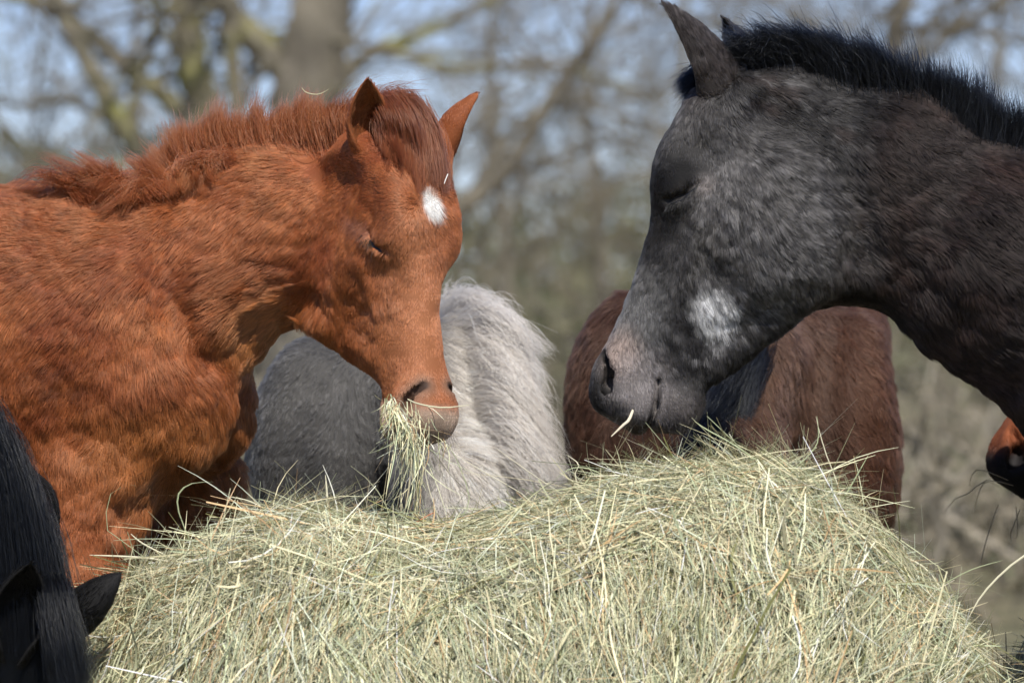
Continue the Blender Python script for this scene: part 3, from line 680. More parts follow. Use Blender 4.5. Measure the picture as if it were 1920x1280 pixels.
# eye
def eye_part(root, Vb, pts, w, out=.0015):
    """dark wet sliver between closed lids, with lashes"""
    C = np.array([pick(Vb, x, y, 5) for x, y in pts]); C[:, 1] -= out; n = len(C); Vv, F = [], []
    for i, c in enumerate(C):
        t = nrm(C[min(i + 1, n - 1)] - C[max(i - 1, 0)]); s = nrm(np.cross(t, (0, 1, 0))); ww = w * math.sin(math.pi * (i + .35) / (n - .3))
        Vv += [c + s * ww, c + np.array([0, -.0012, 0]), c - s * ww]
    for i in range(n - 1): a = i * 3; F += [(a, a + 1, a + 4, a + 3), (a + 1, a + 2, a + 5, a + 4)]
    return mesh_np('eye', np.array(Vv), np.array(F), MEYE, root), C
def lashes(root, C, vec, n, L, mat, col, seed):
    r = np.random.default_rng(seed); i = r.random(n) * (len(C) - 1); k = i.astype(int); f = (i - k)[:, None]; P = C[k] * (1 - f) + C[k + 1] * f + r.normal(0, .0006, (n, 3))
    d = nrmN(np.asarray(vec)[None] + r.normal(0, .22, (n, 3))); ln = L * (.6 + .6 * r.random(n)); t = np.linspace(0, 1, 5)
    X = P[:, None] + d[:, None] * (t[None, :, None] * ln[:, None, None]); X[:, :, 2] -= (t ** 2)[None] * ln[:, None] * .35
    return hair_object('eyelashes', X, .00028 * np.interp(t, [0, 1], [1, .3])[None], np.tile(col, (n, 1)) * (1 + r.normal(0, .2, (n, 1))), mat, root, 'stuff')
_, C = eye_part(CH, V, [(672, 441), (681, 446), (690, 452), (700, 460), (708, 466), (713, 471)], .0032)
lashes(CH, C[:4], (-.15, -.8, -.6), 90, .013, MM, (.05, .03, .02), 31)
def whiskers(root, Vb, spots, n, L, col, seed, mat=MM):
    r = np.random.default_rng(seed); P, D = [], []
    for q in range(n):
        x, y, dx, dy, s = spots[r.integers(len(spots))]; p = pick(Vb, x + r.normal(0, s), y + r.normal(0, s * .5), 9); P.append(p); D.append((dx + r.normal(0, .35), -.5 + r.normal(0, .4), -dy + r.normal(0, .3)))
    P, D = np.array(P), nrmN(np.array(D)); ln = L * (.4 + .8 * r.random(n)); t = np.linspace(0, 1, 5)
    X = P[:, None] + D[:, None] * (t[None, :, None] * ln[:, None, None]); X[:, :, 2] -= (t ** 2)[None] * ln[:, None] * .25
    return hair_object('whiskers', X, .0002 * np.interp(t, [0, 1], [1, .3])[None], np.tile(col, (n, 1)), mat, root, 'stuff')
whiskers(CH, V, [(760, 815, -.3, .8, 14), (800, 832, .2, .9, 20), (838, 815, .6, .7, 10), (735, 770, -.8, .5, 8)], 110, .028, (.06, .045, .035), 33)
tail_col = ch_mane_col
strands('tail', CH, [G((-1150, 420, .34), (-1230, 560, .34), (-1240, 900, .34), (-1210, 1400, .34)), G((-1150, 420, .38), (-1210, 560, .38), (-1220, 900, .38), (-1190, 1350, .38))], 1500, MM, tail_col, 25, .0006, 8, (.01, .01, .01), .03, 12, .4)
print('chestnut', round(time.time() - T0, 1))

# === dark grey
V, Q, em, H = build_dark()
DK = horse_root('dark grey foal in profile with pale cheek patch and bristling black mane', (.9, .17, 0))
DK_V = V
def dk_col(P, vi):
    px, py = PX(P); n1 = fbm(P, .06, 11, 3); n2 = fbm(P, .012, 12, 2)
    base = np.tile(np.array([.032, .030, .030]), (len(P), 1))
    neck = sstep(1560, 1660, px + .35 * (py - 300)); base = lerp3(base, (.026, .019, .0175), neck)
    base = lerp3(base, (.055, .034, .029), sstep(-.1, .6, n1) * np.maximum(neck, blob(px, py, 1480, 200, 160, 90, 10, .6)))   # brownish neck
    fac = blob(px, py, 1420, 430, 190, 150, 30, .5); base = lerp3(base, (.19, .18, .175), fac * (.45 + .55 * sstep(-.4, .6, n2)))
    base = lerp3(base, (.27, .26, .255), sstep(.05, .8, n2 + n1 * .4) * (1 - neck) * .55)
    base = lerp3(base, (.24, .235, .23), blob(px, py, 1180, 590, 60, 110, 15, .6) * .7)
    base = lerp3(base, (.13, .123, .12), blob(px, py, 1330, 250, 70, 60, 0, .6) * .7)
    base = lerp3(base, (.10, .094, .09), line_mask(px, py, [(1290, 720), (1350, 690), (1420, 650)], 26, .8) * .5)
    base = lerp3(base, (.005, .0045, .005), blob(px, py, 1266, 330, 50, 40, -10, .5) * .95)                                  # black round the eye
    base = lerp3(base, (.04, .035, .032), blob(px, py, 1275, 358, 22, 14, -40, .5) * .7)
    base = lerp3(base, (.016, .015, .016), blob(px, py, 1240, 430, 36, 80, 10, .6) * .7)
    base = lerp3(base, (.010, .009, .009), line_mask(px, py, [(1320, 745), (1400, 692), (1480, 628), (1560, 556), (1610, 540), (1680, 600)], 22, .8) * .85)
    base = lerp3(base, (.26, .225, .21), blob(px, py, 1322, 343, 18, 14, -30, .9) * .65)                                       # pale skin behind the eye
    base = lerp3(base, (.76, .755, .75), np.clip(blob(px, py, 1338, 585, 36, 44, -25, .6) * 1.15 + .6 * n2 * blob(px, py, 1340, 587, 50, 56, -25, .5), 0, 1) * .95)                       # white cheek patch
    base = lerp3(base, (.34, .25, .21), blob(px, py, 1165, 665, 36, 50, 10, .6) * .75)                                      # pinkish nose
    base = lerp3(base, (.40, .36, .35), blob(px, py, 1200, 735, 50, 75, 10, .6) * .75)
    base = lerp3(base, (.21, .185, .175), blob(px, py, 1262, 775, 50, 45, 0, .6) * .6)
    base = lerp3(base, (.14, .10, .05), blob(px, py, 1195, 806, 40, 16, 0, .6) * .7)
    base = lerp3(base, (.012, .011, .012), face_mask(H, P, NOSTRIL, 11, .6) * .95); base = lerp3(base, (.04, .03, .02), face_mask(H, P, MOUTH, 7, .7) * .8); base = lerp3(base, (.006, .0055, .006), face_mask(H, P, EYESLIT, 8, .7) * .9)
    e = em[vi]; base = lerp3(base, (.062, .050, .046), (e > .5) * .75); base = lerp3(base, (.015, .013, .013), (e > 1.5) * .85)
    return base
DK_DIR = [(1290, 230, -.3, 1), (1250, 320, -.3, 1), (1420, 300, .6, .8), (1450, 450, .5, .9), (1330, 450, .2, 1), (1220, 480, -.2, 1), (1180, 580, -.25, 1), (1340, 590, .35, .95), (1250, 650, .1, 1), (1180, 720, .05, 1), (1250, 770, .1, 1),
          (1480, 590, .7, .7), (1560, 500, .7, .75), (1480, 170, .9, .35), (1640, 220, .85, .5), (1700, 400, .8, .6), (1640, 520, .7, .7), (1850, 450, .75, .65), (1800, 680, .6, .8), (1900, 800, .5, .85), (2100, 700, .6, .8)]
DK_LEN = [(1180, 580, .010), (1150, 720, .006), (1230, 770, .006), (1260, 340, .005), (1300, 230, .012), (1420, 420, .016), (1340, 600, .015), (1500, 580, .017), (1480, 170, .014), (1600, 300, .018), (1700, 450, .018), (1750, 640, .022), (1880, 760, .022), (1880, 450, .018)]
def dk_len(P, vi):
    px, py = PX(P); L = guide_field(px, py, DK_LEN, 70)[:, 0]
    L = L * (1 - .75 * face_mask(H, P, NOSTRIL, 15, .6)) * (1 - .8 * face_mask(H, P, MOUTH, 8, .6)) * (1 - .75 * face_mask(H, P, EYESLIT, 9, .6))
    return np.where(em[vi] > 0, .011, L)
def dk_dir(P, N, vi):
    d = img_dir(P, N, DK_DIR, 80); e = em[vi] > 0
    if e.any():
        up = np.tile(np.array([-.5, 0, 1.]), (e.sum(), 1)); d[e] = nrmN(up - N[e] * (up * N[e]).sum(1, keepdims=True))
    return d
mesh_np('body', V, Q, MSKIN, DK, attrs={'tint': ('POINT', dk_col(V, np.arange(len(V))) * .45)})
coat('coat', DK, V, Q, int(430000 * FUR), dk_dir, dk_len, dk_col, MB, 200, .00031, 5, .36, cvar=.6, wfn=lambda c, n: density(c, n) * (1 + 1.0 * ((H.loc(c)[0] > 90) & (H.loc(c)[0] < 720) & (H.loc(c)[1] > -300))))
def dk_mane_col(R, t, n, r):
    c = np.tile(np.array([.004, .0045, .006]), (n, 1)); return lerp3(c, (.030, .034, .042), r.random(n) ** 2.5)
g = [G((1400, 118, .15), (1380, 85, .13), (1352, 72, .11), (1335, 62, .10)), G((1460, 118, .16), (1448, 80, .14), (1428, 62, .12), (1412, 52, .12)), G((1530, 135, .17), (1520, 85, .15), (1498, 60, .14), (1478, 46, .13)), G((1600, 165, .17), (1592, 105, .15), (1578, 72, .14), (1560, 50, .13)),
     G((1670, 200, .17), (1672, 135, .15), (1664, 95, .14), (1652, 66, .13)), G((1740, 245, .17), (1750, 175, .15), (1750, 125, .14), (1742, 84, .13)), G((1810, 290, .17), (1825, 215, .15), (1832, 160, .14), (1828, 112, .13)), G((1880, 335, .17), (1900, 255, .15), (1910, 195, .14), (1908, 140, .13)),
     G((1950, 385, .17), (1975, 300, .15), (1990, 235, .14), (1990, 180, .13)), G((2100, 470, .17), (2130, 390, .15), (2150, 330, .14), (2150, 290, .13)), G((2250, 530, .17), (2290, 460, .15), (2310, 420, .14), (2310, 390, .13))]
g = [[p[0]] + [p[0] + (q - p[0]) * .82 for q in p[1:]] for p in g]
strands('mane', DK, g, 20000, MK, dk_mane_col, 41, .00030, 8, (.007, .016, .012), .014, 95, .6, .5, stray=.15, ragged=.38)
g = [G((1360, 135, .19), (1320, 128, .17), (1290, 142, .16), (1268, 158, .155)), G((1355, 165, .19), (1320, 155, .17), (1298, 170, .16), (1280, 190, .155))]
strands('forelock', DK, g, 2500, MK, dk_mane_col, 42, .00026, 8, (.006, .012, .008), .010, 8, .5, .4)
_, C = eye_part(DK, V, [(1249, 387), (1262, 381), (1275, 373), (1288, 362), (1298, 352), (1305, 344)], .0016, .001)
lashes(DK, C, (-.35, -.5, -.7), 90, .012, MM, (.012, .012, .013), 43)
whiskers(DK, V, [(1180, 800, -.3, .9, 16), (1250, 812, 0, 1, 18), (1290, 800, .2, 1, 10)], 60, .022, (.03, .028, .026), 44)
strands('tail', DK, [G((3400, 560, .17), (3480, 680, .17), (3490, 1000, .17), (3460, 1500, .17)), G((3400, 560, .21), (3460, 680, .21), (3470, 1000, .21), (3440, 1450, .21))], 1500, MK, dk_mane_col, 45, .0006, 8, (.01, .01, .01), .03, 12, .4)
print('dark', round(time.time() - T0, 1))

# === grey pony behind
V, Q, em, H = build_grey()
GP = horse_root('shaggy pale grey pony with long pale mane, head down behind the chestnut foal', (-.13, 1.07, 0))
def gp_col(P, vi):
    px, py = PX(P); n1 = fbm(P, .08, 21, 3)
    b = np.tile(np.array([.155, .150, .145]), (len(P), 1)); b = lerp3(b, (.095, .094, .097), sstep(-.2, .6, n1) * .7)
    b = lerp3(b, (.90, .83, .74), sstep(790, 860, px + .1 * (py - 700))); return b
GP_DIR = [(560, 650, -.5, .9), (500, 800, -.2, 1), (650, 800, -.3, 1), (750, 900, 0, 1), (880, 620, .7, .5), (900, 750, .8, .6), (960, 850, .7, .8), (860, 900, .3, 1), (700, 600, -.4, .8)]
mesh_np('body', V, Q, MSKIN, GP, attrs={'tint': ('POINT', gp_col(V, np.arange(len(V))) * .45)})
gp_len = lambda P, vi: .014 + .044 * sstep(780, 870, PX(P)[0])
coat('coat', GP, V, Q, int(170000 * FUR), lambda P, N, vi: img_dir(P, N, GP_DIR, 90), gp_len, gp_col, MH, 300, .0003, 6, .5, .011, .75, wav=.14)
gp_mc = lambda R, t, n, r: lerp3(np.tile(np.array([.74, .66, .57]), (n, 1)), (.95, .92, .87), r.random(n))
g = [G((846, 585, 1.04), (848, 575, 1.00), (852, 560, 0.98), (856, 548, 0.98)), G((850, 600, 1.00), (890, 570, 0.92), (925, 590, 0.88), (945, 625, 0.88)), G((855, 650, 0.94), (910, 610, 0.84), (955, 640, 0.81), (985, 690, 0.81)), G((862, 700, 0.90), (925, 670, 0.79), (975, 715, 0.76), (1008, 775, 0.76)),
     G((872, 760, 0.85), (940, 735, 0.74), (990, 785, 0.72), (1030, 850, 0.72)), G((890, 830, 0.80), (950, 800, 0.69), (1000, 850, 0.67), (1042, 910, 0.68)), G((910, 900, 0.76), (955, 870, 0.66), (1000, 910, 0.64), (1035, 970, 0.65))]
strands('mane', GP, g, 15000, MH, gp_mc, 51, .00034, 9, (.012, .02, .014), .019, 55, .7, .5, .008, stray=.12, ragged=.25)
print('grey', round(time.time() - T0, 1))

# === brown horse behind
V, Q, em, H = build_brown()
BR = horse_root('brown horse with black mane, head down behind the dark grey foal', (.345, 1.12, 0))
def br_col(P, vi):
    px, py = PX(P); n1 = fbm(P, .08, 31, 3)
    b = np.tile(np.array([.112, .058, .039]), (len(P), 1)); b = lerp3(b, (.085, .038, .025), sstep(-.2, .6, n1)); b = lerp3(b, (.175, .10, .07), blob(px, py, 1480, 730, 70, 190, 6, .7) * .7)
    b = lerp3(b, (.17, .072, .038), blob(px, py, 1640, 800, 60, 220, 0, .7) * .6); return b
BR_DIR = [(1150, 600, -.4, .9), (1080, 800, -.1, 1), (1180, 850, .1, 1), (1350, 800, 0, 1), (1450, 650, .2, 1), (1500, 850, .1, 1), (1620, 620, .5, .8), (1660, 800, .3, 1), (1620, 930, .6, .8)]
mesh_np('body', V, Q, MSKIN, BR, attrs={'tint': ('POINT', br_col(V, np.arange(len(V))) * .45)})
coat('coat', BR, V, Q, int(170000 * FUR), lambda P, N, vi: img_dir(P, N, BR_DIR, 90), lambda P, vi: np.full(len(P), .019), br_col, MB, 400, .00034, 5, .40, .009, .7)
g = [G((1442, 628, 0.91), (1427, 668, 0.77), (1407, 728, 0.71), (1387, 798, 0.67)), G((1407, 668, 0.83), (1372, 708, 0.71), (1347, 768, 0.66), (1332, 848, 0.62)), G((1387, 728, 0.77), (1337, 768, 0.65), (1302, 828, 0.60), (1277, 918, 0.57)), G((1377, 808, 0.71), (1317, 848, 0.59), (1272, 898, 0.55), (1242, 978, 0.53)), G((1362, 898, 0.65), (1297, 928, 0.53), (1252, 968, 0.49), (1222, 1038, 0.48))]
strands('mane', BR, g, 12000, MK, dk_mane_col, 52, .0003, 9, (.012, .015, .015), .012, 40, .65, .2)
print('brown', round(time.time() - T0, 1))

# === black horse lower left
V, Q, em, H = build_black()
BK = horse_root('black horse at the lower left corner, head lowered, long mane and two ears showing', (-1.3, -.27, 0))
bk_col = lambda P, vi: np.tile(np.array([.0045, .0042, .0042]), (len(P), 1))
mesh_np('body', V, Q, MSKIN, BK, attrs={'tint': ('POINT', bk_col(V, np.arange(len(V))))})
BK_DIR = [(50, 1100, .1, -1), (180, 1120, .6, -.7), (20, 900, -.3, 1), (60, 1250, 0, 1)]
coat('coat', BK, V, Q, int(90000 * FUR), lambda P, N, vi: img_dir(P, N, BK_DIR, 60), lambda P, vi: np.where(em[vi] > 0, .009, .010), bk_col, MB, 500, .00026, 4, .3, .010, .4)
bk_mc = lambda R, t, n, r: lerp3(np.tile(np.array([.004, .0045, .0055]), (n, 1)), (.014, .016, .02), r.random(n) ** 2)
g = [G((-330, 600, -.34), (-220, 680, -.40), (-140, 920, -.42), (-80, 1330, -.42)), G((-230, 670, -.34), (-120, 730, -.41), (-60, 960, -.43), (-20, 1330, -.43)), G((-130, 740, -.33), (-40, 760, -.41), (10, 960, -.43), (40, 1330, -.44)), G((-70, 800, -.33), (5, 830, -.40), (55, 990, -.43), (85, 1330, -.44)),
     G((-20, 900, -.32), (40, 910, -.40), (88, 1050, -.43), (125, 1320, -.44)), G((20, 1010, -.32), (78, 1010, -.39), (112, 1120, -.43), (150, 1310, -.45))]
strands('mane', BK, g, 16000, MK, bk_mc, 53, .00030, 10, (.012, .010, .012), .009, 70, .5, .3, stray=.1)
g = [G((62, 1090, -.36), (85, 1110, -.46), (100, 1200, -.50), (115, 1330, -.51)), G((75, 1085, -.36), (100, 1100, -.45), (125, 1190, -.49), (150, 1310, -.50)), G((90, 1090, -.35), (115, 1105, -.44), (140, 1190, -.47), (168, 1290, -.48))]
strands('forelock', BK, g, 4500, MK, bk_mc, 55, .00030, 9, (.008, .008, .008), .008, 18, .55, .35, stray=.1)
print('black', round(time.time() - T0, 1))

# === bay muzzle from the right
V, Q, em, H = build_bay()
BY = horse_root('bay horse reaching in at the right edge, only its black-tipped muzzle showing', (1.45, .62, 0))
def by_col(P, vi):
    px, py = PX(P); a, b, c = H.loc(P); m = sstep(560, 625, a + .55 * (60 - b) + 16 * fbm(P, .03, 41, 2))
    x = np.tile(np.array([.25, .075, .03]), (len(P), 1)); return lerp3(x, (.016, .014, .015), m)
mesh_np('body', V, Q, MSKIN, BY, attrs={'tint': ('POINT', by_col(V, np.arange(len(V))))})
coat('coat', BY, V, Q, int(60000 * FUR), lambda P, N, vi: img_dir(P, N, [(1880, 850, .3, .9), (2100, 600, .6, .7)], 100), lambda P, vi: np.where(PX(P)[1] > 870, .003, .007), by_col, MB, 600, .00024, 4, .3, .008, .4)
strands('mane', BY, [G((2050, 360, .62), (2060, 420, .50), (2070, 520, .48), (2090, 600, .48)), G((2200, 300, .62), (2230, 400, .45), (2250, 520, .42), (2270, 640, .42)), G((2500, 380, .62), (2530, 500, .42), (2550, 650, .38), (2570, 780, .38))], 2500, MK, dk_mane_col, 54, .0005, 8, (.01, .012, .01), .012, 20, .5)
print('bay', round(time.time() - T0, 1))
# ---------------------------------------------------------------- hay bale
MHAY = mat_attr('hay', .5, .4, trans=.06)
MHAYCORE = mat_noise('hay_core', (.02, .018, .008), (.11, .095, .045), 60, .95, (.055, .05, .022), .8, 6)  # core colour darkened to put shade into the gaps between stalks
CR = np.array([(0, 2205), (18, 1750), (60, 1440), (115, 1305), (160, 1215), (225, 1110), (320, 1050), (430, 1000), (500, 968), (560, 952), (630, 952), (700, 968), (800, 992), (880, 988), (980, 958), (1100, 924), (1200, 900), (1300, 884), (1420, 882),
               (1500, 900), (1570, 950), (1660, 1020), (1760, 1100), (1840, 1200), (1900, 1330), (1960, 1520), (2000, 1800), (2012, 2205)], float)
CR[:, 1] += np.interp(CR[:, 0], [100, 300, 900, 1150], [4, 14, 12, 0]); CR[:, 0] -= np.interp(CR[:, 0], [1560, 1700, 2012], [0, 22, 30])
YC, RYF, RYB = -.13, .50, .26
CX = (CR[:, 0] - 960) * sc(YC); CZ = np.maximum(CAM_Z + (640 - CR[:, 1]) * sc(YC), 0)
def bale_h(x):
    xs = np.linspace(CX[0], CX[-1], 700); v = np.interp(xs, CX, CZ); k = np.ones(17) / 17; v = np.convolve(np.pad(v, 8, mode='edge'), k, 'valid'); v = np.minimum(v, np.interp(xs, CX, CZ) + .004)
    return np.interp(x, xs, v)
def bale_pt(x, th):
    """th: -pi/2 (back foot) .. 0 (crest) .. pi/2 (front foot)"""
    h = bale_h(x); e = 2 / 2.5; s, c = np.sin(th), np.cos(th); xn = np.clip((x - CX[0]) / (CX[-1] - CX[0]) * 2 - 1, -1, 1); tap = (1 - np.abs(xn) ** 3.0) ** .5
    y = YC - np.where(s > 0, RYF, RYB) * tap * np.sign(s) * np.abs(s) ** e; z = h * np.abs(c) ** e
    P = np.stack([x, y, z], 1)
    q = P * np.array([1, 1, 1.0]); b = fbm(q, .17, 61, 2) * .036 + fbm(q, .055, 62, 2) * .022
    P[:, 1] -= b * np.clip(np.abs(s), .0, 1) * tap; P[:, 2] += (b - .008) * .5 * np.abs(c) * np.clip(h / .5, 0, 1)
    P[:, 2] = np.maximum(P[:, 2], 0)
    return P
HB = tag(empty('hay_bale', (0, YC - .1, 0)), 'half-eaten pale green hay bale in the foreground, loose stalks spilling down', 'hay bale')
nx, nt = 260, 120
gx, gt = np.meshgrid(np.linspace(CX[0] + .002, CX[-1] - .002, nx), np.linspace(-math.pi / 2, math.pi / 2, nt), indexing='ij')
BP = bale_pt(gx.ravel(), gt.ravel()); i = np.arange(nx * nt).reshape(nx, nt)
BQ = np.stack([i[:-1, :-1], i[1:, :-1], i[1:, 1:], i[:-1, 1:]], -1).reshape(-1, 4)
BN = vnormals(BP, BQ); 
if BN[:, 2].mean() < 0: BQ = BQ[:, ::-1]; BN = -BN
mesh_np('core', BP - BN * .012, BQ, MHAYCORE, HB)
HAYC = np.array([(.66, .59, .40), (.58, .54, .36), (.45, .46, .31), (.36, .40, .27), (.46, .32, .18), (.80, .75, .60), (.17, .17, .07), (.54, .36, .21), (.47, .51, .42)])
HAYW = np.array([.17, .18, .19, .16, .06, .08, .07, .02, .07]); HAYW = HAYW / HAYW.sum()
def ribbons(P, wid, wvec):
    """P (n,k,3) centre lines -> flat blades with a slight fold"""
    n, k, _ = P.shape; prof = np.interp(np.linspace(0, 1, k), [0, .15, .7, 1], [.7, 1, .85, .25])
    off = wvec[:, None, :] * (wid[:, None, None] * prof[None, :, None] * .5)
    V = np.stack([P - off, P + off], 2).reshape(-1, 3); b = (np.arange(n) * k * 2)[:, None] + (np.arange(k - 1) * 2)[None]
    F = np.stack([b, b + 1, b + 3, b + 2], -1).reshape(-1, 4); return V, F
def hay_cols(n, r, dim=1.0):
    c = HAYC[r.choice(len(HAYC), n, p=HAYW)] * (1 + np.clip(r.normal(0, .27, (n, 1)), -.6, .6)) * 1.12 * dim; return np.clip(c * np.array([1.02, 1.02, .95]), .02, .85)
def hay_obj(name, P, wid, wv, r, parent, kind='stuff', cols=None):
    n, k, _ = P.shape; V, F = ribbons(P, wid, wv); c = hay_cols(n, r) if cols is None else cols
    return mesh_np(name, V, F, MHAY, parent, smooth=False, attrs={'tint': ('POINT', np.repeat(c, k * 2, 0))})
def lay_hay(n, seed, k=6, pocket=0.0, lmin=.03, lmean=.10, dlo=-.022, dhi=.012, wlo=.0006, whi=.0019, xr=None, grp=.5, thr=(-.5, 1.25), lift=.02):
    r = np.random.default_rng(seed); x0, x1 = xr or (CX[1], CX[-2])
    x = x0 + (x1 - x0) * r.random(n); th = thr[0] + (thr[1] - thr[0]) * r.random(n); e = 1e-3
    ng = max(1, int(n * grp / 22)); gid = r.integers(0, ng, n); ing = r.random(n) < grp; gxx = x0 + (x1 - x0) * r.random(ng); gth = thr[0] + (thr[1] - thr[0]) * r.random(ng); gan = r.normal(0, .32, ng); gde = r.random(ng)
    x = np.where(ing, gxx[gid] + r.normal(0, .016, n), x).clip(x0, x1); th = np.where(ing, gth[gid] + r.normal(0, .03, n), th)
    P = bale_pt(x, th); tx = nrmN(bale_pt(x + e, th) - P); tt = nrmN(bale_pt(x, th + e) - P); N = nrmN(np.cross(tt, tx)); N *= np.sign(N[:, 2] - N[:, 1] + 1e-6)[:, None]
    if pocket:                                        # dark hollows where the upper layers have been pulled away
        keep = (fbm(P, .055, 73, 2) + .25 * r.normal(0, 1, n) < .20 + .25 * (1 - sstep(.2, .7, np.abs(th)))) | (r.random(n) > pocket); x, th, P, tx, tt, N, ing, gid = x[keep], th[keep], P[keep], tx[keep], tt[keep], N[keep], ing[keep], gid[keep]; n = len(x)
    top = 1 - sstep(.25, .62, np.abs(th)); px = PX(P)[0]
    ang = fbm(P, .13, 71, 2) * 1.5 + fbm(P, .04, 72, 2) * .7
    lean = np.interp(px, [100, 300, 700, 1000, 1350, 1600, 1850], [-.9, -.5, .15, .25, .1, -.75, -1.0]) * -1
    a = np.where(r.random(n) < top, r.normal(0, .42, n) + ang * .45 + np.interp(px, [200, 500, 900, 1300, 1700], [-.35, 0, .1, 0, .45]) * 0, math.pi / 2 + lean * .6 + ang * .45 + r.normal(0, .26, n))
    a = np.where(ing, a * .6 + .4 * np.round(a) + gan[gid] + r.normal(0, .05, n), a); rnd = (r.random(n) < .16) & ~ing; a = np.where(rnd, r.random(n) * 6.28, a)
    D = tx * np.cos(a)[:, None] + tt * np.sin(a)[:, None]; B = np.cross(N, D)
    L = np.clip(r.gamma(2.2, lmean / 2.2, n), lmin, .30); t = np.linspace(-.5, .5, k)
    cv = r.normal(0, .34, n); dep = dlo + (dhi - dlo) * np.where(ing, np.clip(gde[gid] + r.normal(0, .12, n), 0, 1.15), r.random(n) ** .7); tilt = r.normal(0, .09, n); up = r.normal(0, lift, n)
    kink = r.normal(0, .35, n) * (r.random(n) < .25); kt = r.uniform(-.3, .3, n)
    C = np.empty((n, k, 3)); crv = .55 * L
    for j, s in enumerate(t):
        side = cv * (s * s - .08) * L + kink * np.maximum(s - kt, 0) * L
        h = dep + tilt * s * L + up * (abs(s) * 2) ** 2 * .5 - (s * L) ** 2 * .55 * (1 - rnd * .6)
        C[:, j] = P + D * (s * L)[:, None] + B * side[:, None] + N * h[:, None]
    ro = r.normal(0, .5, n)[:, None]; wv = nrmN(B * np.cos(ro) + N * np.sin(ro))
    w = r.uniform(wlo, whi, n) * np.where(r.random(n) < .12, 1.7, 1)
    return C, w, wv, r
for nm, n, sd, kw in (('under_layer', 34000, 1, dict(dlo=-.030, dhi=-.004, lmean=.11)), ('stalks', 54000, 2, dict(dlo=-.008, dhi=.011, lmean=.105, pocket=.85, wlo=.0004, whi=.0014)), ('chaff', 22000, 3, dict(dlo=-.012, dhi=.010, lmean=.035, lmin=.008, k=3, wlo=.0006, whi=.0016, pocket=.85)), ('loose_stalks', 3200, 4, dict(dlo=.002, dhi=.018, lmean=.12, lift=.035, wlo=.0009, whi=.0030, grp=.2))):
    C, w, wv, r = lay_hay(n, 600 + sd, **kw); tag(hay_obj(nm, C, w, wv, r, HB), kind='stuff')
# stalks that stand out of the crest
def sprouts(n, seed, xr, hmean, name, parent):
    r = np.random.default_rng(seed); x = np.interp(r.random(n), [0, 1], xr); th = r.normal(-.05, .28, n); P = bale_pt(x, th)
    d = nrmN(np.stack([r.normal(0, .8, n) + np.interp(x, [CX[0], 0, CX[-1]], [-.6, 0, .6]), r.normal(-.1, .5, n), np.abs(r.normal(.5, .45, n)) + .05], 1)); L = np.clip(r.gamma(2, hmean / 2, n), .015, .16)
    bend = np.stack([r.normal(0, .5, n), r.normal(0, .3, n), -np.abs(r.normal(0, .45, n))], 1); k = 6; t = np.linspace(0, 1, k)
    C = P[:, None] + d[:, None] * (t[None, :, None] * L[:, None, None]) + bend[:, None] * ((t ** 2)[None, :, None] * L[:, None, None] * .6) - d[:, None] * .01
    wv = nrmN(np.cross(d, r.normal(0, 1, (n, 3)))); return hay_obj(name, C, r.uniform(.0008, .0022, n), wv, r, parent)
tag(sprouts(1500, 81, (CX[4], CX[-4]), .045, 'crest_stalks', HB), kind='stuff')
tag(sprouts(260, 82, ((180 - 960) * S0, (520 - 960) * S0), .07, 'crest_stalks', HB), kind='stuff')
tag(sprouts(260, 83, ((1180 - 960) * S0, (1600 - 960) * S0), .06, 'crest_stalks', HB), kind='stuff')
# single long stalks that the photograph shows standing clear of the bale
def spline(pts, k):
    p = np.array(pts, float); t = np.linspace(0, len(p) - 1, k); i = np.minimum(t.astype(int), len(p) - 2); f = (t - i)[:, None]
    a, b, c, d = p[np.maximum(i - 1, 0)], p[i], p[i + 1], p[np.minimum(i + 2, len(p) - 1)]
    return .5 * (2 * b + (c - a) * f + (2 * a - 5 * b + 4 * c - d) * f ** 2 + (3 * b - a - 3 * c + d) * f ** 3)
def stalk_part(pts, w, col, parent, name='stalk', k=9, wv=(0, .3, 1)):
    C = spline([W(*p) for p in pts], k)[None]; d = nrm(C[0, -1] - C[0, 0]); q = nrm(np.cross(d, (0, -1, .2)))
    V, F = ribbons(C, np.array([w]), q[None]); V2 = V + np.array([0, w * .45, 0]); n = len(V)
    i = np.arange(k - 1) * 2
    F2 = F[:, ::-1] + n; sd1 = np.stack([i, i + 2, i + 2 + n, i + n], 1); sd2 = np.stack([i + 1, i + 1 + n, i + 3 + n, i + 3], 1)
    return mesh_np(name, np.concatenate([V, V2]), np.concatenate([F, F2, sd1, sd2]), MHAY, parent, smooth=False, attrs={'tint': ('POINT', np.tile(col, (2 * n, 1)))})
PALE, GREEN, TAN = (.74, .70, .50), (.42, .47, .27), (.58, .43, .24)
yk = YC - .02
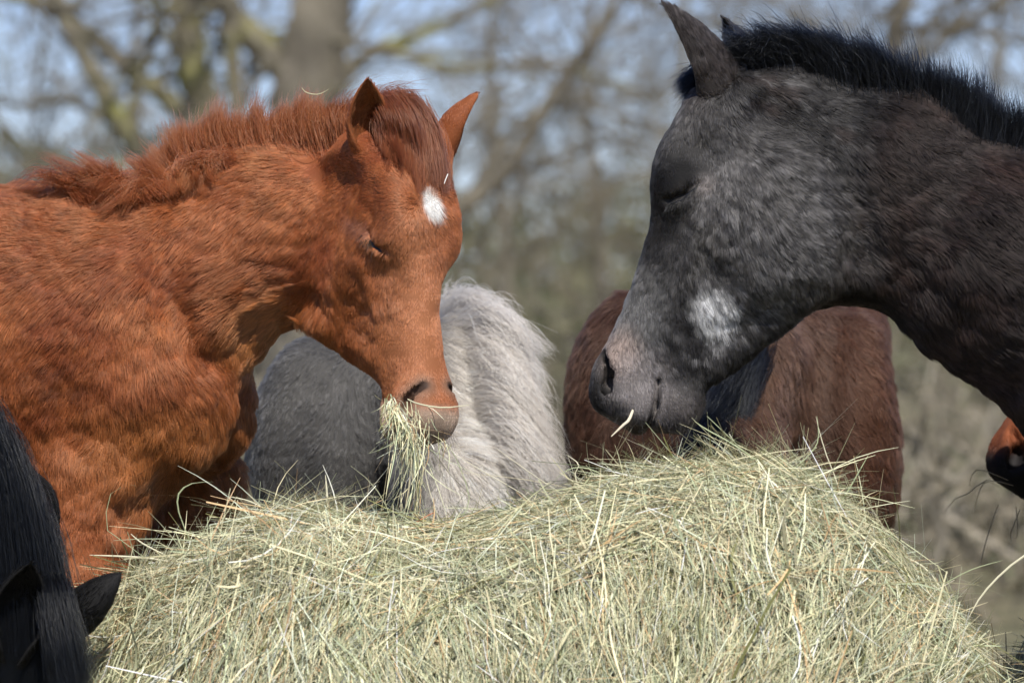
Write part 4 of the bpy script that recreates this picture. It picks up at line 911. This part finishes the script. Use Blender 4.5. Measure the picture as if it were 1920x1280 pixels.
for pts, w, c in [([(355, 1010, yk), (335, 960, yk), (335, 925, yk), (360, 906, yk), (400, 903, yk)], .0024, GREEN), ([(614, 962, yk), (613, 925, yk), (610, 890, yk)], .0028, PALE), ([(520, 968, yk), (470, 940, yk), (425, 930, yk)], .0016, PALE),
                  ([(1540, 990, yk), (1570, 950, yk), (1575, 920, yk), (1552, 860, yk), (1538, 815, yk), (1530, 780, yk)], .0017, PALE), ([(1480, 885, yk), (1515, 855, yk), (1534, 825, yk), (1532, 780, yk)], .0018, GREEN), ([(1565, 960, yk), (1590, 920, yk), (1628, 853, yk)], .0022, GREEN),
                  ([(1430, 870, yk), (1370, 830, yk), (1325, 805, yk), (1303, 790, yk)], .0022, GREEN), ([(1090, 925, yk), (1078, 890, yk), (1085, 870, yk), (1062, 852, yk)], .0020, PALE), ([(1150, 905, yk), (1110, 880, yk), (1070, 878, yk), (1040, 900, yk)], .0016, GREEN),
                  ([(1770, 1110, yk), (1735, 1065, yk), (1690, 1040, yk), (1645, 1015, yk)], .0024, PALE), ([(1990, 1000, -.2), (1905, 1052, -.2), (1845, 1110, -.2), (1815, 1160, -.2)], .0030, PALE), ([(1760, 1100, yk), (1820, 1068, yk), (1880, 1050, yk)], .0014, GREEN),
                  ([(330, 1055, yk), (270, 1045, yk), (168, 1040, yk)], .0030, PALE), ([(330, 1050, yk), (270, 1020, yk), (245, 1000, yk)], .0022, PALE), ([(290, 1060, yk), (225, 1010, yk), (200, 990, yk), (205, 930, yk), (235, 910, yk), (255, 910, yk)], .0012, GREEN),
                  ([(1000, 960, yk), (985, 930, yk), (900, 880, yk), (850, 850, yk)], .0010, PALE), ([(1060, 930, yk), (1000, 890, yk), (930, 840, yk)], .0010, PALE), ([(770, 985, yk), (810, 962, yk), (815, 965, yk)], .0018, (.55, .22, .12)), ([(830, 1000, yk), (815, 950, yk), (800, 900, yk), (795, 850, yk)], .0012, PALE), ([(850, 990, yk), (880, 940, yk), (860, 870, yk), (838, 830, yk)], .0012, GREEN)]:
    stalk_part(pts, w, c, HB)
# hay in the chestnut's mouth
r = np.random.default_rng(91); n = 250; ym = .03
HW = tag(empty('hay_wisp', W(745, 790, ym)), 'bunch of hay hanging from the chestnut foal\'s mouth', 'hay')
C = np.empty((n, 6, 3))
for i in range(n):
    u = r.random() ** .7; x0 = 724 + 52 * u + r.normal(0, 4) + (55 * r.random() if r.random() < .15 else 0); y0 = 740 + 84 * u + r.normal(0, 5); yy = ym + r.normal(0, .02) - .02
    ln = float(np.clip(r.gamma(2.8, 46), 18, 215)) * (.55 + .45 * u); wild = r.random() < .3; a = r.normal(1.5, .22) + (r.normal(0, .8) if wild else 0) - .25 * (r.random() < .3); ln *= .5 if wild else 1; bd = r.normal(0, .35)
    p = [(x0, y0)]
    for q in range(3): p.append((p[-1][0] + math.cos(a) * ln / 3, p[-1][1] + math.sin(a) * ln / 3)); a += bd * .6 + r.normal(0, .12) + (1.55 - a) * .25
    C[i] = spline([W(x, y, yy - .006 * k_) for k_, (x, y) in enumerate(p)], 6)
hay_obj('strands', C, r.uniform(.0008, .0022, n), nrmN(np.stack([np.ones(n), r.normal(0, .7, n), r.normal(0, .2, n)], 1)), r, HW)['kind'] = 'stuff'
n = 52; C = np.empty((n, 6, 3))
for i in range(n):                                     # fringe along the lips and the corner of the mouth
    x, y = ((735 + r.normal(0, 7), 748 + r.random() * 45) if i < 40 else (775 + r.random() * 75, 828 + r.normal(0, 4))); l = r.gamma(3, 9); a = r.normal(2.2, .7) if i < 40 else r.normal(1.5, .6); yy = ym + (-.035 if i < 40 else -.03)
    C[i] = spline([W(x, y, yy), W(x + l * .5 * math.cos(a), y + l * .5 * math.sin(a), yy - .012), W(x + l * math.cos(a + .2), y + l * math.sin(a + .2), yy - .018)], 6)
hay_obj('fringe', C, r.uniform(.0008, .0018, n), nrmN(np.stack([np.ones(n), r.normal(0, .7, n), r.normal(0, .2, n)], 1)), r, HW)['kind'] = 'stuff'
def straw(label, pts, w, col): return tag(stalk_part(pts, w, col, None, 'straw'), label, 'straw')
straw('thin green straw lying across the chestnut foal\'s nostrils', [(764, 748, -.02), (785, 757, -.035), (830, 764, -.045), (880, 759, -.04)], .0024, (.66, .62, .42))
straw('short pale straw stuck to the dark grey foal\'s lips', [(1187, 768, .085), (1179, 787, .075), (1168, 797, .072), (1146, 818, .07)], .0042, (.78, .70, .52))
straw('tiny pale straw on the chestnut foal\'s forelock', [(840, 326, .05), (835, 338, .048), (833, 345, .046)], .0014, (.86, .84, .78))
straw('thin curled straw caught on top of the chestnut foal\'s mane', [(566, 165, .17), (575, 174, .165), (597, 177, .16), (617, 167, .16)], .0012, (.66, .60, .36))
HWR = tag(empty('hay_wisp', W(1880, 940, .5)), 'few bent hay stalks dangling from the bay horse\'s muzzle at the right edge', 'hay')
for pts in [[(1890, 900, .5), (1835, 880, .49), (1818, 905, .49), (1828, 925, .49)], [(1900, 910, .5), (1850, 900, .49), (1815, 925, .49), (1790, 935, .49), (1770, 962, .49)], [(1880, 915, .5), (1845, 905, .49), (1825, 960, .49)], [(1905, 950, .5), (1908, 1000, .49), (1902, 1010, .49)], [(1912, 955, .5), (1895, 1000, .49), (1898, 1012, .49)], [(1872, 945, .5), (1850, 1010, .47), (1838, 1060, .45)]]:
    stalk_part(pts, .0016, (.50, .40, .24), HWR, 'stalk')
# second, shaded heap of hay to the right
HP = tag(empty('hay_heap', (.8, .3, 0)), 'low loose heap of hay in shade right of the bale', 'hay')
n = 7000; r = np.random.default_rng(95); uu = r.random(n); vv = r.random(n)
def heap_h(x, y): return np.maximum(0, .70 * np.exp(-((x - .88) / .30) ** 4 - ((y - .36) / .26) ** 4)) + .03 * np.sin(x * 23) * np.cos(y * 19)
gx, gy = np.meshgrid(np.linspace(.36, 1.3, 60), np.linspace(-.1, .75, 60), indexing='ij'); hv = np.stack([gx.ravel(), gy.ravel(), heap_h(gx, gy).ravel() - .02], 1); i = np.arange(3600).reshape(60, 60)
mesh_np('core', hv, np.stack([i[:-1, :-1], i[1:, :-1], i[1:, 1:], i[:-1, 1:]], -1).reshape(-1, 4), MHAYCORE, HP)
x = .45 + .75 * uu; y = -.02 + .6 * vv; z = heap_h(x, y); a = r.random(n) * 6.28; L = r.gamma(2.2, .05, n).clip(.03, .2); sl = (heap_h(x + .01 * np.cos(a), y + .01 * np.sin(a)) - z) / .01
d = nrmN(np.stack([np.cos(a), np.sin(a), np.clip(sl, -3, 3) + r.normal(0, .25, n)], 1)); t = np.linspace(-.5, .5, 4)
C = np.stack([x, y, z + .006], 1)[:, None] + d[:, None] * (t[None, :, None] * L[:, None, None]); hay_obj('stalks', C, r.uniform(.001, .0025, n), nrmN(np.cross(d, r.normal(0, 1, (n, 3)))), r, HP)['kind'] = 'stuff'
print('hay', round(time.time() - T0, 1))
# ---------------------------------------------------------------- field, trees, scrub behind
def mat_ground():
    m = mat_noise('grass_field', (.12, .12, .065), (.27, .235, .15), .8, .95, (.18, .165, .10), .3, 8); return m
gv = []; N_ = 90
gx, gy = np.meshgrid(np.concatenate([-np.geomspace(900, 1, 30), np.linspace(-.8, .8, 9), np.geomspace(1, 900, 30)]), np.concatenate([[-60, -20, -9], np.linspace(-7, 40, 60), np.geomspace(42, 1500, 24)]), indexing='ij')
gz = np.zeros_like(gx); far = sstep(20, 90, gy); gz += far * (fbm(np.stack([gx.ravel(), gy.ravel(), 0 * gx.ravel()], 1), 24, 5, 2).reshape(gx.shape) * .6 + .2); gz = gz - .0
i = np.arange(gx.size).reshape(gx.shape)
tag(mesh_np('ground', np.stack([gx.ravel(), gy.ravel(), gz.ravel()], 1), np.stack([i[:-1, :-1], i[1:, :-1], i[1:, 1:], i[:-1, 1:]], -1).reshape(-1, 4), mat_ground()), kind='structure')
MBARK = mat_noise('lichened_bark', (.13, .125, .08), (.27, .265, .085), 1.6, .9, (.19, .17, .13), .6, 6)
MBARK2 = mat_noise('grey_bark', (.14, .125, .10), (.25, .225, .175), 2.0, .9, (.19, .17, .13), .6, 6)
MTWIG = mat_noise('twigs', (.15, .13, .095), (.27, .235, .17), 3.0, .9)
class Tubes:
    def __init__(s): s.V, s.F, s.n = [], [], 0
    def add(s, pts, rad, sides=6):
        p = np.asarray(pts, float); k = len(p); rad = np.asarray(rad, float); t = np.gradient(p, axis=0); t = nrmN(t)
        ref = np.array([.3, 1, .2]) if abs(t[0][1]) < .8 else np.array([1, 0, .1]); a = nrmN(np.cross(t, ref)); b = np.cross(t, a)
        th = np.arange(sides) / sides * 2 * math.pi
        V = p[:, None] + rad[:, None, None] * (a[:, None] * np.cos(th)[None, :, None] + b[:, None] * np.sin(th)[None, :, None])
        i = np.arange(k * sides).reshape(k, sides); j = np.roll(i, -1, 1)
        s.F.append(np.stack([i[:-1], j[:-1], j[1:], i[1:]], -1).reshape(-1, 4) + s.n); s.V.append(V.reshape(-1, 3)); s.n += k * sides
    def obj(s, name, mat, parent): return mesh_np(name, np.concatenate(s.V), np.concatenate(s.F), mat, parent)
def grow(tub, p, d, L, r0, lev, R, up=.1, spread=.8, nb=5, maxlev=3):
    k = 5 + (lev < 2) * 2; P = [np.asarray(p, float)]; d = nrm(d)
    for q in range(k):
        d = nrm(d + R.normal(0, .16, 3) + np.array([0, 0, up * .2])); P.append(P[-1] + d * L / k)
    rr = np.interp(np.linspace(0, 1, k + 1), [0, 1], [r0, r0 * .35]); tub[0 if lev == 0 else 1].add(P, rr, 6 if lev < 2 else 4)
    if lev < maxlev:
        for q in range(nb):
            f = R.uniform(.2, 1.0); i = min(int(f * k), k - 1); q0 = P[i] + (P[i + 1] - P[i]) * (f * k - i); dd = nrm(P[i + 1] - P[i])
            nd = nrm(dd + R.normal(0, spread, 3) * np.array([1, .7, 1])); grow(tub, q0, nd, L * R.uniform(.38, .68), max(r0 * R.uniform(.35, .55), .004), lev + 1, R, up, spread, nb, maxlev)
def tree(label, base, limbs, Y, seed, mat, nb=5, lenf=1.0, group='bare trees behind the field', maxlev=2, side=6):
    """limbs = [[(px, py[, dY])...], r0_px, r1_px, trunk?]; the crown grows from them"""
    R = np.random.default_rng(seed); root = tag(empty('tree', base), label, 'tree', group); tk, br, tw = Tubes(), Tubes(), Tubes(); s = sc(Y)
    for pts, r0, r1, is_tr in limbs:
        C = spline([W(p[0], p[1], Y + (p[2] if len(p) > 2 else 0)) for p in pts], max(8, 4 * len(pts))); C += R.normal(0, .25 * r1 * s, C.shape)
        if is_tr: tk.add(C, np.linspace(r0, r1, len(C)) * s, 12)
        else: lt = Tubes(); lt.add(C, np.linspace(r0, r1, len(C)) * s, 8); lt.obj('limb', mat, root)
        ln = np.linalg.norm(np.diff(C, axis=0), axis=1).sum()
        for q in range(int(side * (1.0 if not is_tr else .8))):
            i = R.integers(1, len(C) - 1); d = nrm(C[i + 1] - C[i] + R.normal(0, .9, 3) * np.array([1, .6, 1])); grow((br, tw), C[i], d, R.uniform(.8, 2.2) * lenf, min(r1 * .45 * s, .03), 0, R, .15, .75, nb, maxlev)
    if tk.n: tk.obj('trunk', MBARK2, root)
    if br.n: tag(br.obj('branches', mat, root), kind='stuff')
    if tw.n: tag(tw.obj('crown', MTWIG, root), kind='stuff')
    return root
def gy_(x, y): return 0.0
tree('big bare tree with thick lichen-green trunk and limbs behind the chestnut foal', (W(585, 900, 33)[0], 33, 0),
     [([(560, 930), (578, 600), (585, 300), (585, 150), (600, 0), (620, -180), (640, -420)], 84, 48, True), ([(560, 260), (530, 130), (460, 50), (390, -30), (300, -160)], 34, 20, False),
      ([(500, 420), (420, 290), (380, 190), (362, 90), (345, -60), (330, -260)], 40, 24, False), ([(450, 330), (437, 150), (425, 0), (430, -150)], 20, 12, False),
      ([(420, 470), (330, 370), (240, 250), (160, 110), (95, -20), (40, -130)], 26, 15, False), ([(470, 350), (340, 215), (240, 130), (140, 40), (60, 0), (-60, -30)], 22, 12, False), ([(240, 250), (130, 190), (40, 200), (-60, 180)], 9, 5, False),
      ([(590, 230), (680, 110), (780, 70), (880, 20), (990, -30)], 15, 7, False), ([(600, 190), (700, 100), (860, 130), (1010, 120), (1130, 150), (1250, 190)], 12, 5, False), ([(160, 330), (90, 300), (30, 260), (-40, 170)], 12, 6, False), ([(330, 370), (180, 330), (70, 320), (0, 240)], 14, 8, False)], 33, 301, MBARK, 4, 1.0, side=8)
tree('slim leaning bare tree between the two facing foals', (W(760, 910, 30)[0], 30, 0),
     [([(740, 950), (770, 640), (810, 470), (870, 385), (945, 325), (995, 250), (1060, 150), (1115, 70), (1180, -50)], 22, 10, True), ([(870, 385), (960, 250), (1020, 205), (1130, 190), (1260, 170)], 10, 5, False), ([(945, 325), (1050, 300), (1150, 260), (1230, 270)], 8, 4, False), ([(820, 450), (850, 300), (900, 220), (1000, 170)], 8, 4, False)], 30, 302, MBARK2, 6, 1.0, side=14)
tree('bare tree whose branches show above the dark grey foal\'s mane', (W(1560, 880, 38)[0], 38, 0),
     [([(1560, 900), (1580, 500), (1640, 200), (1688, 40), (1700, -120)], 34, 14, True), ([(1640, 200), (1540, 60), (1450, 0), (1380, -60)], 10, 6, False), ([(1600, 300), (1500, 150), (1380, 60), (1250, 20), (1150, -30)], 12, 5, False), ([(1688, 60), (1790, 50), (1880, 75), (1960, 80)], 9, 6, False), ([(1580, 500), (1400, 350), (1250, 250), (1100, 200)], 14, 5, False), ([(1640, 220), (1760, 80), (1860, 20), (1940, -30)], 12, 7, False), ([(1650, 180), (1800, -10), (1900, -60)], 10, 6, False)], 38, 303, MBARK2, 6, 1.1, side=12)
for lb, px, Y, sd, h in (('thin bare sapling at the far left edge, blurred', -20, 44, 311, 5.5), ('thin bare sapling behind the chestnut foal\'s withers, blurred', 260, 50, 312, 6), ('thin bare sapling just right of the chestnut foal\'s ears, blurred', 930, 48, 313, 6), ('thin bare sapling left of the dark grey foal\'s ear, blurred', 1110, 56, 314, 6), ('thin bare sapling behind the dark grey foal\'s forehead, blurred', 1290, 52, 315, 6), ('thin bare sapling above the right edge of the mane, blurred', 1880, 50, 316, 6)):
    b = W(px, 640, Y); s_ = 1 / sc(Y); top = 640 - h * s_
    tree(lb, (b[0], Y, 0), [([(px, 640 + 1.2 * s_), (px + 20, 640 - .15 * h * s_), (px - 10, 640 - .5 * h * s_), (px + 30, top)], .09 * s_, .03 * s_, True)], Y, sd, MBARK2, 5, 1.9, side=15)
# scrub and wood edge that closes the view: one blurred mass
R = np.random.default_rng(401); n = 34000; x = R.uniform(-26, 26, n); y = R.uniform(56, 92, n); hmax = 3.5 + 1.5 * fbm(np.stack([x, y * .2, 0 * x], 1), 3.5, 402, 3) + .018 * (y - 58) * 1.0; z = hmax * R.random(n) ** .8 * 1.0
a = R.random(n) * 6.28; el = R.normal(.7, .5, n); d = np.stack([np.cos(a) * np.cos(el), np.sin(a) * np.cos(el), np.sin(el)], 1); L = R.gamma(2.5, .16, n).clip(.1, 1.2); wv = nrmN(np.cross(d, R.normal(0, 1, (n, 3))))
P = np.stack([x, y, np.maximum(z, .05)], 1); C = P[:, None] + d[:, None] * (np.linspace(-.5, .5, 3)[None, :, None] * L[:, None, None]); V, F = ribbons(C, R.uniform(.03, .12, n), wv)
tone = np.array([(.17, .16, .11), (.25, .22, .16), (.13, .14, .085), (.32, .28, .21), (.07, .07, .05)])[R.integers(0, 5, n)] * (1 + .3 * fbm(P, 2.5, 403, 2))[:, None] * np.array([.92, 1.0, .82])
tag(mesh_np('scrub', V, F, mat_attr('scrub_leaves', .9, .1, trans=.2), None, smooth=False, attrs={'tint': ('POINT', np.repeat(np.clip(tone, .01, 1), 6, 0))}), 'tangled grey-green winter scrub closing the view, out of focus', 'scrub', kind='stuff')
# distant wooded rise
gx, gy = np.meshgrid(np.linspace(-160, 160, 120), np.linspace(96, 170, 14), indexing='ij'); gz = sstep(96, 125, gy) * (2.2 + 1.6 * fbm(np.stack([gx.ravel(), gy.ravel(), 0 * gx.ravel()], 1), 14, 77, 3).reshape(gx.shape)); i = np.arange(gx.size).reshape(gx.shape)
tag(mesh_np('hill', np.stack([gx.ravel(), gy.ravel(), gz.ravel() - .1], 1), np.stack([i[:-1, :-1], i[1:, :-1], i[1:, 1:], i[:-1, 1:]], -1).reshape(-1, 4), mat_noise('far_wood', (.10, .10, .075), (.22, .20, .15), .5, .95, None, .5, 8)), kind='structure')
# dead bracken and bramble that fills the ground behind the horses
R = np.random.default_rng(411); n = 30000; y = R.uniform(13, 34, n); x = R.uniform(-.22, .22, n) * (7 + y) + R.normal(0, .4, n); q = np.stack([x, y, 0 * x], 1)
hm = (.50 + .022 * (y - 13)) * np.clip(1 + .9 * fbm(q, 1.6, 412, 3), .15, 2); z = hm * R.random(n) ** .7; a = R.random(n) * 6.28; el = np.abs(R.normal(.55, .5, n))
d = np.stack([np.cos(a) * np.cos(el), np.sin(a) * np.cos(el), np.sin(el)], 1); L = R.gamma(2.5, .07, n).clip(.05, .6); wv = nrmN(np.cross(d, R.normal(0, 1, (n, 3)))); P = np.stack([x, y, z], 1)
C = P[:, None] + d[:, None] * (np.linspace(-.5, .5, 3)[None, :, None] * L[:, None, None]); C[:, :, 2] = np.maximum(C[:, :, 2], .004); V, F = ribbons(C, R.uniform(.012, .05, n), wv)
pt = fbm(q, .8, 413, 2); tone = np.array([(.25, .22, .16), (.33, .29, .22), (.19, .19, .12), (.38, .34, .27), (.10, .09, .065)])[np.clip((R.random(n) * 4 + pt * 3).astype(int), 0, 4)]
tag(mesh_np('bracken', V, F, mat_attr('dead_leaves', .9, .1, trans=.2), None, smooth=False, attrs={'tint': ('POINT', np.repeat(np.clip(tone, .01, 1), 6, 0))}), 'dead tan bracken and brambles on the ground behind the horses, out of focus', 'bracken', kind='stuff')
# fallen branches seen between the brown horse and the bay muzzle
def log(label, pts, r0, r1, Y, seed):
    R = np.random.default_rng(seed); T = Tubes(); C = spline([W(x, y, Y + (q[0] if q else 0)) for x, y, *q in pts], 16); T.add(C + R.normal(0, .012, C.shape), np.linspace(r0, r1, 16) * R.uniform(.7, 1.3, 16), 9); root = tag(empty('fallen_branch', C[0]), label, 'branch', 'fallen branches on the grass'); T.obj('limb', MBARK2, root)
    T2 = Tubes()
    for q in range(10): i = R.integers(2, 15); grow((T2, T2), C[i], R.normal(0, 1, 3) * np.array([1, .5, .8]) + np.array([0, 0, .3]), R.uniform(.15, .6), r1 * .5, 1, R, .1, .7, 3, 2)
    tag(T2.obj('twigs', MTWIG, root), kind='stuff'); return root
log('pale crooked fallen branch beyond the gap right of the brown horse', [(1700, 800), (1735, 870), (1790, 905), (1835, 870), (1880, 850)], .022, .012, 11, 501)
log('upright forked dead branch behind the brown horse\'s shoulder', [(1745, 1100), (1760, 980), (1742, 880), (1770, 780), (1755, 690)], .020, .008, 12, 503)
print('background', round(time.time() - T0, 1))
